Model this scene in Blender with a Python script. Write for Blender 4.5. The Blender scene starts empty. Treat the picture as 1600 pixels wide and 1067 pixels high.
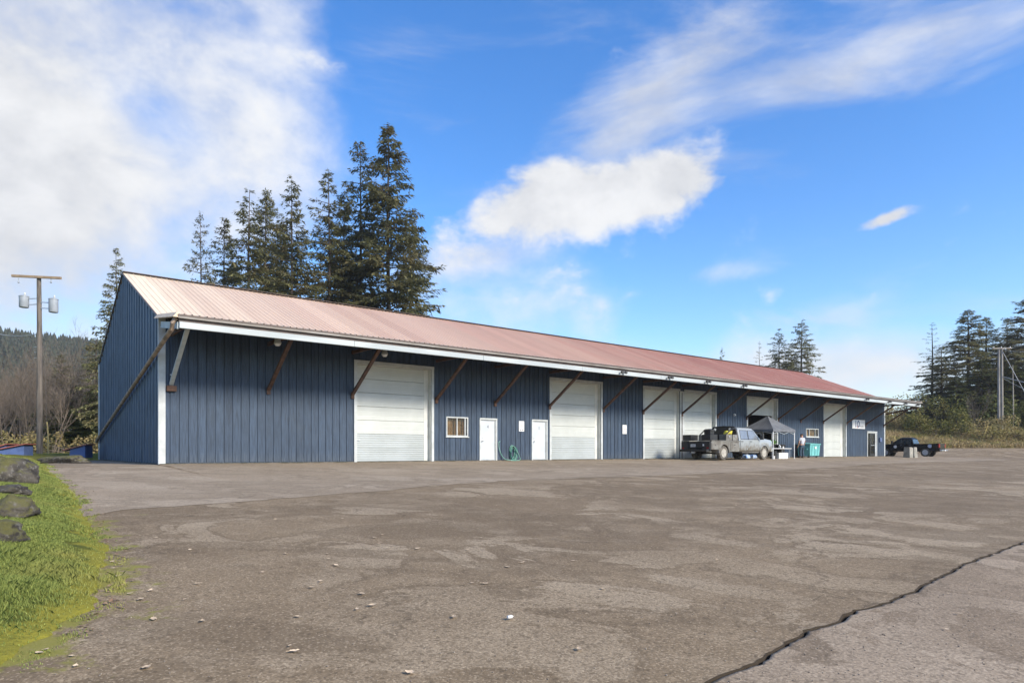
import bpy, bmesh, math, random
import numpy as np
from mathutils import Vector, Matrix, noise as mnoise

S = bpy.context.scene
COL = S.collection
R = math.radians

# ------------------------------------------------------------------ camera
cam_d = bpy.data.cameras.new('camera')
cam = bpy.data.objects.new('camera', cam_d)
COL.objects.link(cam)
CAMZ = 0.48
FPX, HZ = 1027.0, 705.0
cam.location = (0, 0, CAMZ)
cam.rotation_euler = (R(90), 0, 0)
cam_d.sensor_width = 36.0
cam_d.lens = 36.0 * FPX / 1600
cam_d.shift_y = (HZ - 533.5) / 1600
cam_d.clip_start = 0.1
cam_d.clip_end = 5000
S.camera = cam

# ------------------------------------------------------------------ light
SUN_EL = R(31)
sun_h = Vector((0.80, -0.60))
sun_h.normalize()
SUN = Vector((sun_h.x * math.cos(SUN_EL), sun_h.y * math.cos(SUN_EL), math.sin(SUN_EL)))
sl = bpy.data.lights.new('sun', 'SUN')
sl.energy = 2.7
sl.angle = R(14)
sl.color = (1.0, 0.91, 0.77)
so = bpy.data.objects.new('sun', sl)
COL.objects.link(so)
so.rotation_euler = (-SUN).to_track_quat('-Z', 'Y').to_euler()

W = bpy.data.worlds.new('World')
S.world = W
W.use_nodes = True
W.cycles.sampling_method = 'MANUAL'
W.cycles.sample_map_resolution = 512


def px_az_el(x, y):
    return math.atan((x - 800) / FPX), math.atan((HZ - y) / math.hypot(FPX, x - 800))


def build_world():
    nt = W.node_tree
    nt.nodes.clear()
    N, L = nt.nodes.new, nt.links.new

    def math_(op, a, b=None, c=None, clamp=False):
        n = N('ShaderNodeMath')
        n.operation = op
        n.use_clamp = clamp
        for i, v in enumerate((a, b, c)):
            if v is None:
                continue
            if isinstance(v, (int, float)):
                n.inputs[i].default_value = v
            else:
                L(v, n.inputs[i])
        return n.outputs[0]

    out = N('ShaderNodeOutputWorld')
    bg = N('ShaderNodeBackground')
    bg.inputs[1].default_value = 0.107
    sky = N('ShaderNodeTexSky')
    sky.sky_type = 'NISHITA'
    sky.sun_disc = False
    sky.sun_elevation = SUN_EL
    sky.sun_rotation = math.atan2(sun_h.x, sun_h.y)
    sky.altitude = 50
    sky.air_density = 1.0
    sky.dust_density = 0.3
    sky.ozone_density = 2.5
    hs = N('ShaderNodeHueSaturation')
    hs.inputs['Saturation'].default_value = 1.33
    hs.inputs['Hue'].default_value = 0.508
    hs.inputs['Value'].default_value = 1.08
    L(sky.outputs[0], hs.inputs['Color'])
    tc = N('ShaderNodeTexCoord')
    sep = N('ShaderNodeSeparateXYZ')
    L(tc.outputs['Generated'], sep.inputs[0])
    az = math_('ARCTAN2', sep.outputs[0], sep.outputs[1])
    el = math_('ARCSINE', sep.outputs[2])

    def noise(scale, detail, rough, mp=None, dist=0.0):
        n = N('ShaderNodeTexNoise')
        n.inputs['Scale'].default_value = scale
        n.inputs['Detail'].default_value = detail
        n.inputs['Roughness'].default_value = rough
        n.inputs['Distortion'].default_value = dist
        m = N('ShaderNodeMapping')
        if mp:
            m.inputs['Scale'].default_value = mp[0]
            m.inputs['Rotation'].default_value = mp[1]
            m.inputs['Location'].default_value = mp[2]
        L(tc.outputs['Generated'], m.inputs[0])
        L(m.outputs[0], n.inputs['Vector'])
        return n.outputs[0]

    n1 = noise(3.2, 6, 0.55, ((1, 1, 1.7), (0, 0, 0), (0.3, 1.1, 0.2)), 0.25)
    n2 = noise(9.0, 5, 0.6, ((1, 1, 1.3), (0, 0, 0), (4.3, 1.1, 2.2)), 0.2)
    n3 = noise(3.0, 7, 0.62, ((0.8, 0.8, 2.6), (0, R(28), 0), (1.7, 3.1, 0.5)), 0.7)

    def blob(x, y, wx, wy, amp, rot=0.0):
        a0, e0 = px_az_el(x, y)
        sa, se = wx / FPX * math.cos(a0) ** 2, wy / FPX * math.cos(a0)
        da = math_('SUBTRACT', az, a0)
        de = math_('SUBTRACT', el, e0)
        c, s = math.cos(rot), math.sin(rot)
        p = math_('ADD', math_('MULTIPLY', da, c / sa), math_('MULTIPLY', de, s / sa))
        q = math_('ADD', math_('MULTIPLY', da, -s / se), math_('MULTIPLY', de, c / se))
        r2 = math_('ADD', math_('MULTIPLY', p, p), math_('MULTIPLY', q, q))
        return math_('MULTIPLY', math_('EXPONENT', math_('MULTIPLY', r2, -1.0)), amp)

    def total(bl):
        t = bl[0]
        for b in bl[1:]:
            t = math_('ADD', t, b)
        return t

    def step(v, lo, hi):
        n = N('ShaderNodeMapRange')
        n.interpolation_type = 'SMOOTHSTEP'
        n.inputs['From Min'].default_value = lo
        n.inputs['From Max'].default_value = hi
        L(v, n.inputs['Value'])
        return n.outputs[0]

    # broad soft cloud sheet
    sheet_b = total([blob(60, 330, 300, 300, 0.26), blob(330, 60, 240, 170, 0.10), blob(400, 260, 110, 110, 0.10), blob(250, 190, 90, 40, -0.10, R(-20)), blob(560, 60, 90, 50, -0.08), blob(-150, 150, 380, 480, 0.14),
                     blob(1330, 560, 330, 70, 0.34), blob(800, 470, 260, 60, 0.10),
                     blob(760, 395, 130, 34, 0.30, R(10)), blob(1100, 20, 260, 150, -0.05),
                     blob(690, 130, 130, 170, -0.26), blob(1250, 330, 420, 230, -0.32), blob(1500, 330, 260, 200, -0.2), blob(900, 60, 260, 160, -0.14), blob(720, 260, 120, 120, -0.12)])
    sheet = step(math_('ADD', math_('ADD', math_('MULTIPLY', n1, 0.62), math_('MULTIPLY', n2, 0.38)), sheet_b), 0.42, 0.82)  # low threshold adds cloud out of view to whiten the ambient light
    # thin wind-drawn streaks
    cir_b = total([blob(1000, 190, 190, 60, 0.20, R(22)), blob(1300, 110, 330, 70, 0.24, R(14)), blob(1050, 90, 200, 55, 0.12, R(25)),
                   blob(1550, 60, 200, 60, 0.16), blob(600, 90, 120, 50, 0.12), blob(1150, 425, 90, 16, 0.2),
                   blob(1300, 500, 120, 30, 0.14), blob(480, 330, 110, 60, 0.12)])
    cir = math_('MULTIPLY', step(math_('ADD', n3, cir_b), 0.55, 0.97), 0.82)
    # heaped cloud in the middle
    cum_b = total([blob(950, 305, 175, 52, 0.50, R(3)), blob(1050, 275, 75, 45, 0.26), blob(860, 285, 70, 40, 0.22),
                   blob(800, 350, 90, 45, 0.22), blob(1385, 342, 60, 13, 0.56, R(12)), blob(700, 400, 90, 30, 0.18)])
    cum = step(math_('ADD', math_('MULTIPLY', math_('SUBTRACT', math_('ADD', n1, math_('MULTIPLY', n2, 1.7)), 1.35), 0.62), cum_b), 0.15, 0.43)
    inv = lambda v: math_('SUBTRACT', 1.0, v, clamp=True)
    dens = inv(math_('MULTIPLY', math_('MULTIPLY', inv(sheet), inv(cir)), inv(cum)))
    # cloud colour: pale grey in thin parts, white where thick
    shade = step(math_('ADD', math_('MULTIPLY', n2, 0.5), math_('MULTIPLY', n1, 0.5)), 0.36, 0.62)
    cm = N('ShaderNodeMix')
    cm.data_type = 'RGBA'
    cm.inputs[6].default_value = (2.75, 2.82, 3.0, 1)
    cm.inputs[7].default_value = (3.85, 3.88, 3.95, 1)
    L(shade, cm.inputs[0])
    mx = N('ShaderNodeMix')
    mx.data_type = 'RGBA'
    L(dens, mx.inputs[0])
    L(hs.outputs[0], mx.inputs[6])
    L(cm.outputs[2], mx.inputs[7])
    L(mx.outputs[2], bg.inputs[0])
    L(bg.outputs[0], out.inputs[0])


build_world()
S.view_settings.view_transform = 'Standard'
S.view_settings.look = 'None'
S.view_settings.gamma = 1
S.view_settings.use_curve_mapping = False
S.view_settings.exposure = 1.22
S.render.engine = 'CYCLES'
S.cycles.max_bounces = 6

# ------------------------------------------------------------------ frames of reference
TH = math.atan2(1027, 1289)
D1 = Vector((math.cos(TH), math.sin(TH)))
D2 = Vector((-D1.y, D1.x))
_D = Vector((-1.56, 32.0))


def wall_hit(px, s=0.0):
    """distance along the front (from the near corner) of the point seen at column px, s metres in front of the wall"""
    r = Vector(((px - 800) / FPX, 1.0))
    P = _D - D2 * s
    det = D1.x * -r.y + r.x * D1.y
    t = (-P.x * -r.y + r.x * -P.y) / det
    return t


T0 = wall_hit(250)
CORNER = _D + D1 * T0
LEN, DEP = 59.87, 15.8


def lx_at(px, s=0.0):
    return wall_hit(px, s) - T0


def to_world(lx, s, z=0.0):
    p = CORNER + D1 * lx - D2 * s
    return Vector((p.x, p.y, z))


def to_local(x, y):
    v = Vector((x, y)) - CORNER
    return v.dot(D1), -v.dot(D2)


def sstep(a, b, v):
    t = min(1, max(0, (v - a) / (b - a)))
    return t * t * (3 - 2 * t)


def gz(x, y):
    lx, s = to_local(x, y)
    z = -0.041 * max(0.0, min(s, 27.0) - 1.5) if s > 1.5 else 0.0
    z += 1.0 * sstep(64, 84, y) * sstep(55, 66, lx)
    return z


def px_ground(px, py, dz=0.0):
    k = (px - 800) / FPX
    d = 10.0
    lo, hi = 1.0, 200.0
    for _ in range(60):
        d = (lo + hi) / 2
        h = CAMZ - (gz(k * d, d) + dz)
        if h / d * FPX > py - HZ:
            lo = d
        else:
            hi = d
    return Vector((k * d, d, gz(k * d, d) + dz))


def at(px, py, Z):
    return Vector(((px - 800) / FPX * Z, Z, CAMZ + (HZ - py) / FPX * Z))


# ------------------------------------------------------------------ mesh helpers
class MB:
    def __init__(self):
        self.v, self.f = [], []

    def add(self, vs, fs):
        o = len(self.v)
        self.v += [tuple(p) for p in vs]
        self.f += [tuple(i + o for i in f) for f in fs]
        return self

    def box(self, x0, x1, y0, y1, z0, z1):
        return self.add([(x0, y0, z0), (x1, y0, z0), (x1, y1, z0), (x0, y1, z0), (x0, y0, z1), (x1, y0, z1), (x1, y1, z1), (x0, y1, z1)],
                        [(0, 3, 2, 1), (4, 5, 6, 7), (0, 1, 5, 4), (1, 2, 6, 5), (2, 3, 7, 6), (3, 0, 4, 7)])

    def bar(self, a, b, w, h, up=(0, 0, 1)):
        a, b, up = Vector(a), Vector(b), Vector(up)
        d = (b - a).normalized()
        x = d.cross(up).normalized() * (w / 2)
        u = x.cross(d).normalized() * (h / 2)
        vs = [p + sx * x + su * u for p in (a, b) for sx, su in ((-1, -1), (1, -1), (1, 1), (-1, 1))]
        return self.add(vs, [(0, 1, 2, 3), (7, 6, 5, 4), (0, 4, 5, 1), (1, 5, 6, 2), (2, 6, 7, 3), (3, 7, 4, 0)])

    def tube(self, pts, radii, n=8, cap=True):
        pts = [Vector(p) for p in pts]
        if isinstance(radii, (int, float)):
            radii = [radii] * len(pts)
        vs, fs = [], []
        ref = Vector((0, 0, 1))
        for i, p in enumerate(pts):
            d = (pts[min(i + 1, len(pts) - 1)] - pts[max(i - 1, 0)])
            d = d.normalized() if d.length > 1e-9 else Vector((0, 0, 1))
            a = d.cross(ref)
            if a.length < 0.05:
                a = d.cross(Vector((0, 1, 0.01)))
            a.normalize()
            b = d.cross(a)
            for k in range(n):
                t = 2 * math.pi * k / n
                vs.append(p + (a * math.cos(t) + b * math.sin(t)) * radii[i])
        for i in range(len(pts) - 1):
            for k in range(n):
                k2 = (k + 1) % n
                fs.append((i * n + k, i * n + k2, (i + 1) * n + k2, (i + 1) * n + k))
        if cap:
            fs.append(tuple(range(n - 1, -1, -1)))
            fs.append(tuple((len(pts) - 1) * n + k for k in range(n)))
        return self.add(vs, fs)

    def lathe(self, prof, axis='z', n=24, c=(0, 0, 0), cap=True):
        vs, fs = [], []
        for (r, h) in prof:
            for k in range(n):
                t = 2 * math.pi * k / n
                p = (r * math.cos(t), r * math.sin(t), h)
                if axis == 'y':
                    p = (p[0], h, p[1])
                elif axis == 'x':
                    p = (h, p[0], p[1])
                vs.append((p[0] + c[0], p[1] + c[1], p[2] + c[2]))
        for i in range(len(prof) - 1):
            for k in range(n):
                k2 = (k + 1) % n
                q = (i * n + k, i * n + k2, (i + 1) * n + k2, (i + 1) * n + k)
                fs.append(q if axis != 'y' else q[::-1])
        a = tuple(range(n - 1, -1, -1))
        b = tuple((len(prof) - 1) * n + k for k in range(n))
        if cap:
            fs += [a, b] if axis != 'y' else [a[::-1], b[::-1]]
        return self.add(vs, fs)

    def loft(self, rings, cap=True):
        n = len(rings[0])
        vs = [p for r in rings for p in r]
        fs = []
        for i in range(len(rings) - 1):
            for k in range(n):
                k2 = (k + 1) % n
                fs.append((i * n + k, i * n + k2, (i + 1) * n + k2, (i + 1) * n + k))
        if cap:
            fs.append(tuple(range(n - 1, -1, -1)))
            fs.append(tuple((len(rings) - 1) * n + k for k in range(n)))
        return self.add(vs, fs)

    def mesh(self, name, bevel=0.0, seg=1, fix=False):
        me = bpy.data.meshes.new(name)
        me.from_pydata(self.v, [], self.f)
        if bevel or fix:
            bm = bmesh.new()
            bm.from_mesh(me)
            bmesh.ops.recalc_face_normals(bm, faces=bm.faces)
            if bevel:
                es = [e for e in bm.edges if len(e.link_faces) == 2 and e.calc_face_angle(0) > 0.5]
                bmesh.ops.bevel(bm, geom=es, offset=bevel, segments=seg, profile=0.5, affect='EDGES', clamp_overlap=True)
            bm.to_mesh(me)
            bm.free()
        return me

    def build(self, name, mat, parent=None, bevel=0.0, seg=1, smooth=False, fix=False):
        me = self.mesh(name, bevel, seg, fix)
        return link(name, me, mat, parent, smooth)


def link(name, me, mat, parent=None, smooth=False):
    o = bpy.data.objects.new(name, me)
    if me is not None and mat is not None and len(me.materials) == 0:
        me.materials.append(mat)
    COL.objects.link(o)
    if parent is not None:
        o.parent = parent
    if smooth and me is not None:
        if smooth is True:
            me.shade_smooth()
        else:
            me.shade_smooth()
            try:
                me.set_sharp_from_angle(angle=R(smooth))
            except Exception:
                pass
    return o


def tag(o, label, cat, group=None):
    o['label'] = label
    o['category'] = cat
    if group:
        o['group'] = group
    return o


def struct(o, label=None, kind='structure'):
    o['kind'] = kind
    if label:
        o['label'] = label
    return o


def thing(name, loc, rz, label, cat, group=None):
    o = bpy.data.objects.new(name, None)
    o.empty_display_size = 0.3
    COL.objects.link(o)
    o.location = loc
    o.rotation_euler = (0, 0, rz)
    return tag(o, label, cat, group)


def text(name, body, size, mat, parent, align='CENTER', ext=0.002, bold=0.0):
    cu = bpy.data.curves.new(name, 'FONT')
    cu.body = body
    cu.size = size
    cu.extrude = ext
    cu.align_x = align
    cu.offset = bold
    cu.resolution_u = 3
    tmp = bpy.data.objects.new(name, cu)
    COL.objects.link(tmp)
    bpy.context.view_layer.update()
    me = bpy.data.meshes.new_from_object(tmp.evaluated_get(bpy.context.evaluated_depsgraph_get()))
    bpy.data.objects.remove(tmp)
    bpy.data.curves.remove(cu)
    me.materials.clear()
    return link(name, me, mat, parent)


def np_mesh(name, V, F):
    """V (n,3), F (m,k) arrays"""
    me = bpy.data.meshes.new(name)
    n, m, k = len(V), len(F), F.shape[1]
    me.vertices.add(n)
    me.vertices.foreach_set('co', np.asarray(V, np.float32).ravel())
    me.loops.add(m * k)
    me.loops.foreach_set('vertex_index', np.asarray(F, np.int32).ravel())
    me.polygons.add(m)
    me.polygons.foreach_set('loop_start', np.arange(0, m * k, k, dtype=np.int32))
    me.update(calc_edges=True)
    return me


# ------------------------------------------------------------------ materials
def nodes(name):
    m = bpy.data.materials.new(name)
    m.use_nodes = True
    nt = m.node_tree
    return m, nt, nt.nodes['Principled BSDF']


class NG:
    """small node-writing helper"""

    def __init__(self, nt):
        self.nt = nt

    def n(self, t):
        return self.nt.nodes.new(t)

    def l(self, a, b):
        self.nt.links.new(a, b)

    def coord(self, kind='Object', scale=(1, 1, 1), loc=(0, 0, 0)):
        tc = self.n('ShaderNodeTexCoord')
        m = self.n('ShaderNodeMapping')
        m.inputs['Scale'].default_value = scale
        m.inputs['Location'].default_value = loc
        if kind == 'Object':      # shift by the object's place so that copies do not repeat the pattern
            oi = self.n('ShaderNodeObjectInfo')
            sc = self.n('ShaderNodeVectorMath')
            sc.operation = 'MULTIPLY'
            sc.inputs[1].default_value = (1.37, 1.37, 0.0)
            self.l(oi.outputs['Location'], sc.inputs[0])
            ad = self.n('ShaderNodeVectorMath')
            self.l(tc.outputs[kind], ad.inputs[0])
            self.l(sc.outputs[0], ad.inputs[1])
            self.l(ad.outputs[0], m.inputs[0])
        else:
            self.l(tc.outputs[kind], m.inputs[0])
        return m.outputs[0]

    def noise(self, vec, scale, detail=4, rough=0.55, dist=0):
        x = self.n('ShaderNodeTexNoise')
        x.inputs['Scale'].default_value = scale
        x.inputs['Detail'].default_value = detail
        x.inputs['Roughness'].default_value = rough
        x.inputs['Distortion'].default_value = dist
        if vec is not None:
            self.l(vec, x.inputs['Vector'])
        return x.outputs[0]

    def voro(self, vec, scale, out='Color'):
        x = self.n('ShaderNodeTexVoronoi')
        x.inputs['Scale'].default_value = scale
        self.l(vec, x.inputs['Vector'])
        return x.outputs[out]

    def step(self, v, lo, hi, a=0.0, b=1.0, smooth=True):
        x = self.n('ShaderNodeMapRange')
        x.interpolation_type = 'SMOOTHSTEP' if smooth else 'LINEAR'
        x.inputs['From Min'].default_value = lo
        x.inputs['From Max'].default_value = hi
        x.inputs['To Min'].default_value = a
        x.inputs['To Max'].default_value = b
        self.l(v, x.inputs['Value'])
        return x.outputs[0]

    def mix(self, f, a, b, mode='MIX'):
        x = self.n('ShaderNodeMix')
        x.data_type = 'RGBA'
        x.blend_type = mode
        for i, v in ((0, f), (6, a), (7, b)):
            if isinstance(v, (int, float)):
                x.inputs[i].default_value = v
            elif isinstance(v, tuple):
                x.inputs[i].default_value = (v + (1,))[:4]
            else:
                self.l(v, x.inputs[i])
        return x.outputs[2]

    def math(self, op, a, b=0.0):
        x = self.n('ShaderNodeMath')
        x.operation = op
        for i, v in enumerate((a, b)):
            if isinstance(v, (int, float)):
                x.inputs[i].default_value = v
            else:
                self.l(v, x.inputs[i])
        return x.outputs[0]

    def bump(self, h, strength, dist, bsdf):
        x = self.n('ShaderNodeBump')
        x.inputs['Strength'].default_value = strength
        x.inputs['Distance'].default_value = dist
        self.l(h, x.inputs['Height'])
        self.l(x.outputs[0], bsdf.inputs['Normal'])


def pm(name, c1, c2=None, scale=3.0, rough=0.6, metal=0.0, bump=0.0, stretch=(1, 1, 1), spec=0.5, rnd=0.0, detail=5, thr=(0.35, 0.65)):
    """procedural material: two tones mixed by noise, optional per-object tone and fine relief"""
    m, nt, b = nodes(name)
    g = NG(nt)
    c2 = c2 or tuple(v * 0.75 for v in c1)
    vec = g.coord('Object', stretch)
    nz = g.noise(vec, scale, detail, 0.6)
    col = g.mix(g.step(nz, *thr), c1, c2)
    if rnd:
        oi = g.n('ShaderNodeObjectInfo')
        f = g.step(oi.outputs['Random'], 0, 1, 1 - rnd, 1 + rnd, False)
        hsv = g.n('ShaderNodeHueSaturation')
        g.l(f, hsv.inputs['Value'])
        g.l(col, hsv.inputs['Color'])
        col = hsv.outputs[0]
    g.l(col, b.inputs['Base Color'])
    b.inputs['Roughness'].default_value = rough
    b.inputs['Metallic'].default_value = metal
    b.inputs['Specular IOR Level'].default_value = spec
    if bump:
        g.bump(g.noise(vec, scale * 6, 5, 0.6), bump, 0.02, b)
    return m


M = {}


def siding_mat(name, base, rnd, grain=(14, 14, 0.9)):
    m, nt, b = nodes(name)
    g = NG(nt)
    v = g.coord('Object')
    vs = g.coord('Object', grain)
    oi = g.n('ShaderNodeObjectInfo')
    grain_n = g.noise(vs, 2.0, 6, 0.65)
    blot = g.noise(v, 1.1, 5, 0.6)
    c = g.mix(g.step(grain_n, 0.3, 0.7), tuple(x * 0.66 for x in base), tuple(x * 1.28 for x in base))
    c = g.mix(g.step(blot, 0.50, 0.78, 0, 0.5), c, (base[0] * 1.45, base[1] * 1.3, base[2] * 1.15))
    # dried splash marks near the ground
    sep = g.n('ShaderNodeSeparateXYZ')
    g.l(v, sep.inputs[0])
    low = g.step(sep.outputs[2], 0.0, 0.55, 1, 0)
    c = g.mix(g.math('MULTIPLY', low, g.step(grain_n, 0.4, 0.65, 0, 0.35)), c, (0.13, 0.13, 0.12))
    hsv = g.n('ShaderNodeHueSaturation')
    g.l(g.step(oi.outputs['Random'], 0, 1, 1 - rnd, 1 + rnd, False), hsv.inputs['Value'])
    g.l(c, hsv.inputs['Color'])
    g.l(hsv.outputs[0], b.inputs['Base Color'])
    b.inputs['Roughness'].default_value = 0.62
    b.inputs['Specular IOR Level'].default_value = 0.35
    g.bump(g.noise(vs, 5.0, 6, 0.7), 0.35, 0.01, b)
    return m


M['siding'] = siding_mat('blue_stained_siding', (0.036, 0.058, 0.095), 0.13)
M['gable'] = siding_mat('blue_ribbed_steel', (0.062, 0.094, 0.138), 0.0, (5, 5, 0.5))
M['gable'].node_tree.nodes['Principled BSDF'].inputs['Roughness'].default_value = 0.45


def roof_mat():
    m, nt, b = nodes('cream_red_roof_steel')
    g = NG(nt)
    v = g.coord('Object')
    st = g.coord('Object', (6, 0.35, 0.35))
    oi = g.n('ShaderNodeObjectInfo')
    tone_mix = g.n('ShaderNodeSeparateColor')      # red to cream mix of each panel (object colour, red channel)
    g.l(oi.outputs['Color'], tone_mix.inputs[0])
    c = g.mix(tone_mix.outputs[0], (0.37, 0.145, 0.105), (0.76, 0.65, 0.48))
    c = g.mix(g.step(g.noise(st, 1.5, 6, 0.6), 0.35, 0.7, 0, 0.35), c, (0.52, 0.36, 0.265))
    c = g.mix(g.step(g.noise(v, 0.9, 5), 0.5, 0.8, 0, 0.25), c, (0.52, 0.38, 0.29))
    hsv = g.n('ShaderNodeHueSaturation')
    g.l(g.step(oi.outputs['Random'], 0, 1, 0.92, 1.08, False), hsv.inputs['Value'])
    g.l(c, hsv.inputs['Color'])
    g.l(hsv.outputs[0], b.inputs['Base Color'])
    g.l(g.step(g.noise(st, 3, 4), 0.3, 0.7, 0.40, 0.52), b.inputs['Roughness'])
    b.inputs['Specular IOR Level'].default_value = 0.5
    g.bump(g.noise(v, 2.0, 3), 0.12, 0.03, b)
    return m


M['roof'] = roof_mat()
M['trim'] = pm('white_painted_trim', (0.50, 0.53, 0.54), (0.40, 0.42, 0.42), 2.2, 0.5, bump=0.08)
M['beam'] = pm('white_painted_beam', (0.43, 0.47, 0.485), (0.34, 0.38, 0.395), 1.3, 0.55, bump=0.1, stretch=(0.3, 2, 2))
M['flash'] = pm('tan_weathered_flashing', (0.62, 0.50, 0.36), (0.46, 0.36, 0.25), 5, 0.45)
M['darktrim'] = pm('dark_brown_metal_edge', (0.09, 0.055, 0.045), (0.05, 0.035, 0.03), 5, 0.5)
M['wood'] = pm('brown_rough_timber', (0.11, 0.056, 0.036), (0.055, 0.03, 0.021), 4, 0.8, bump=0.3, stretch=(1, 1, 1), rnd=0.15)
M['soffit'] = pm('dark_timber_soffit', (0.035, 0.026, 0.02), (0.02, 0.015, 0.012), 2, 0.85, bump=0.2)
M['doorwhite'] = pm('off_white_door_panel', (0.50, 0.525, 0.51), (0.44, 0.465, 0.45), 0.8, 0.45, rnd=0.03, bump=0.04)
M['doorlow'] = pm('grey_white_door_panel', (0.38, 0.415, 0.425), (0.33, 0.36, 0.365), 0.9, 0.45, rnd=0.03)
M['jamb'] = pm('grey_white_jamb', (0.62, 0.63, 0.60), (0.50, 0.51, 0.48), 1.5, 0.55)
M['mandoor'] = pm('white_door_paint', (0.52, 0.56, 0.60), (0.45, 0.49, 0.53), 1.5, 0.4)
M['concrete'] = pm('weathered_concrete', (0.34, 0.32, 0.28), (0.22, 0.21, 0.18), 3, 0.9, bump=0.3)
M['steel'] = pm('galvanised_steel', (0.50, 0.52, 0.54), (0.38, 0.40, 0.42), 6, 0.45, metal=0.7)
M['black'] = pm('black_paint', (0.012, 0.012, 0.013), (0.02, 0.019, 0.018), 5, 0.45)
M['blackmetal'] = pm('black_steel_dusty', (0.022, 0.022, 0.023), (0.05, 0.047, 0.043), 4, 0.5)
M['rubber'] = pm('tyre_rubber_dusty', (0.035, 0.034, 0.032), (0.10, 0.092, 0.08), 6, 0.85)
M['mudrubber'] = pm('tyre_rubber_muddy', (0.05, 0.046, 0.04), (0.17, 0.155, 0.13), 5, 0.9)
M['chrome'] = pm('bright_alloy', (0.72, 0.73, 0.75), (0.6, 0.61, 0.63), 8, 0.22, metal=0.9)
M['alloy'] = pm('pale_alloy_paint', (0.50, 0.51, 0.53), (0.38, 0.39, 0.41), 8, 0.35)
M['red'] = pm('red_lens', (0.35, 0.02, 0.02), (0.25, 0.015, 0.015), 5, 0.2)
M['orange'] = pm('amber_lens', (0.6, 0.2, 0.03), (0.5, 0.15, 0.03), 5, 0.3)
M['yellow'] = pm('yellow_plastic', (0.62, 0.56, 0.06), (0.48, 0.42, 0.05), 6, 0.5)
M['whiteplastic'] = pm('white_plastic', (0.74, 0.74, 0.73), (0.62, 0.62, 0.62), 3, 0.4)
M['greyfabric'] = pm('grey_tent_fabric', (0.14, 0.15, 0.168), (0.105, 0.113, 0.128), 2.5, 0.75, bump=0.1)
M['teal'] = pm('turquoise_painted_steel', (0.16, 0.47, 0.46), (0.12, 0.38, 0.385), 3, 0.5, bump=0.05)
M['greenhose'] = pm('green_hose', (0.03, 0.17, 0.13), (0.05, 0.22, 0.17), 8, 0.4)
M['palegreenhose'] = pm('pale_green_hose', (0.20, 0.36, 0.31), (0.10, 0.26, 0.21), 5, 0.45)
M['green'] = pm('green_plastic', (0.14, 0.30, 0.06), (0.08, 0.2, 0.04), 6, 0.5)
M['bluepaint'] = pm('blue_painted_plywood', (0.085, 0.135, 0.31), (0.065, 0.105, 0.25), 3, 0.6, bump=0.1)
M['redroof'] = pm('dull_red_sheet_metal', (0.34, 0.11, 0.09), (0.24, 0.08, 0.065), 4, 0.45)
M['bluewrap'] = pm('blue_shrink_wrap', (0.06, 0.19, 0.48), (0.55, 0.66, 0.78), 7, 0.25, thr=(0.42, 0.55))
M['sign'] = pm('white_sign_board', (0.80, 0.80, 0.80), (0.74, 0.74, 0.74), 1, 0.4)
M['ink_blue'] = pm('slate_blue_ink', (0.09, 0.13, 0.26), (0.07, 0.10, 0.21), 5, 0.5)
M['ink_dark'] = pm('dark_grey_ink', (0.09, 0.09, 0.11), (0.06, 0.06, 0.08), 5, 0.5)
M['ink_pale'] = pm('pale_blue_grey_ink', (0.42, 0.47, 0.60), (0.35, 0.4, 0.52), 5, 0.5)
M['ink_red'] = pm('red_ink', (0.5, 0.10, 0.10), (0.4, 0.08, 0.08), 5, 0.5)
M['ink_grey'] = pm('grey_ink', (0.35, 0.34, 0.36), (0.28, 0.27, 0.29), 5, 0.5)
M['curtain'] = pm('brown_wood_blind', (0.50, 0.29, 0.10), (0.30, 0.165, 0.06), 2.5, 0.7)
M['interior'] = pm('dim_interior_wall', (0.10, 0.09, 0.08), (0.07, 0.065, 0.06), 1, 0.9)
M['skin'] = pm('skin', (0.42, 0.24, 0.17), (0.38, 0.21, 0.15), 6, 0.55)
M['shirt'] = pm('pale_grey_cotton', (0.46, 0.48, 0.53), (0.38, 0.40, 0.45), 5, 0.9, bump=0.3)
M['jeans'] = pm('blue_denim', (0.045, 0.075, 0.11), (0.032, 0.055, 0.085), 6, 0.9, bump=0.3)
M['hair'] = pm('dark_brown_hair', (0.035, 0.022, 0.014), (0.02, 0.013, 0.009), 30, 0.6)
M['shoe'] = pm('dark_leather', (0.04, 0.03, 0.022), (0.03, 0.022, 0.018), 6, 0.6)
M['polewood'] = pm('grey_brown_pole_wood', (0.17, 0.145, 0.12), (0.09, 0.078, 0.068), 3, 0.9, bump=0.4, stretch=(3, 3, 0.3))
M['armwood'] = pm('tan_crossarm_wood', (0.33, 0.24, 0.15), (0.24, 0.17, 0.11), 4, 0.85, bump=0.2)
M['drum'] = pm('grey_transformer_paint', (0.33, 0.36, 0.40), (0.27, 0.30, 0.33), 4, 0.45)
M['cable'] = pm('pale_cable', (0.48, 0.48, 0.47), (0.4, 0.4, 0.4), 4, 0.6)
M['leaf'] = pm('dry_pale_leaf', (0.66, 0.53, 0.38), (0.50, 0.36, 0.22), 30, 0.7, rnd=0.25)


def glass_mat(name, tint, rough=0.05, alpha=0.35):
    m, nt, b = nodes(name)
    g = NG(nt)
    nz = g.noise(g.coord('Object'), 3.0, 3)
    g.l(g.mix(g.step(nz, 0.3, 0.7), tint, tuple(x * 0.8 for x in tint)), b.inputs['Base Color'])
    b.inputs['Roughness'].default_value = rough
    b.inputs['Specular IOR Level'].default_value = 0.9
    b.inputs['Alpha'].default_value = alpha
    return m


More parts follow.
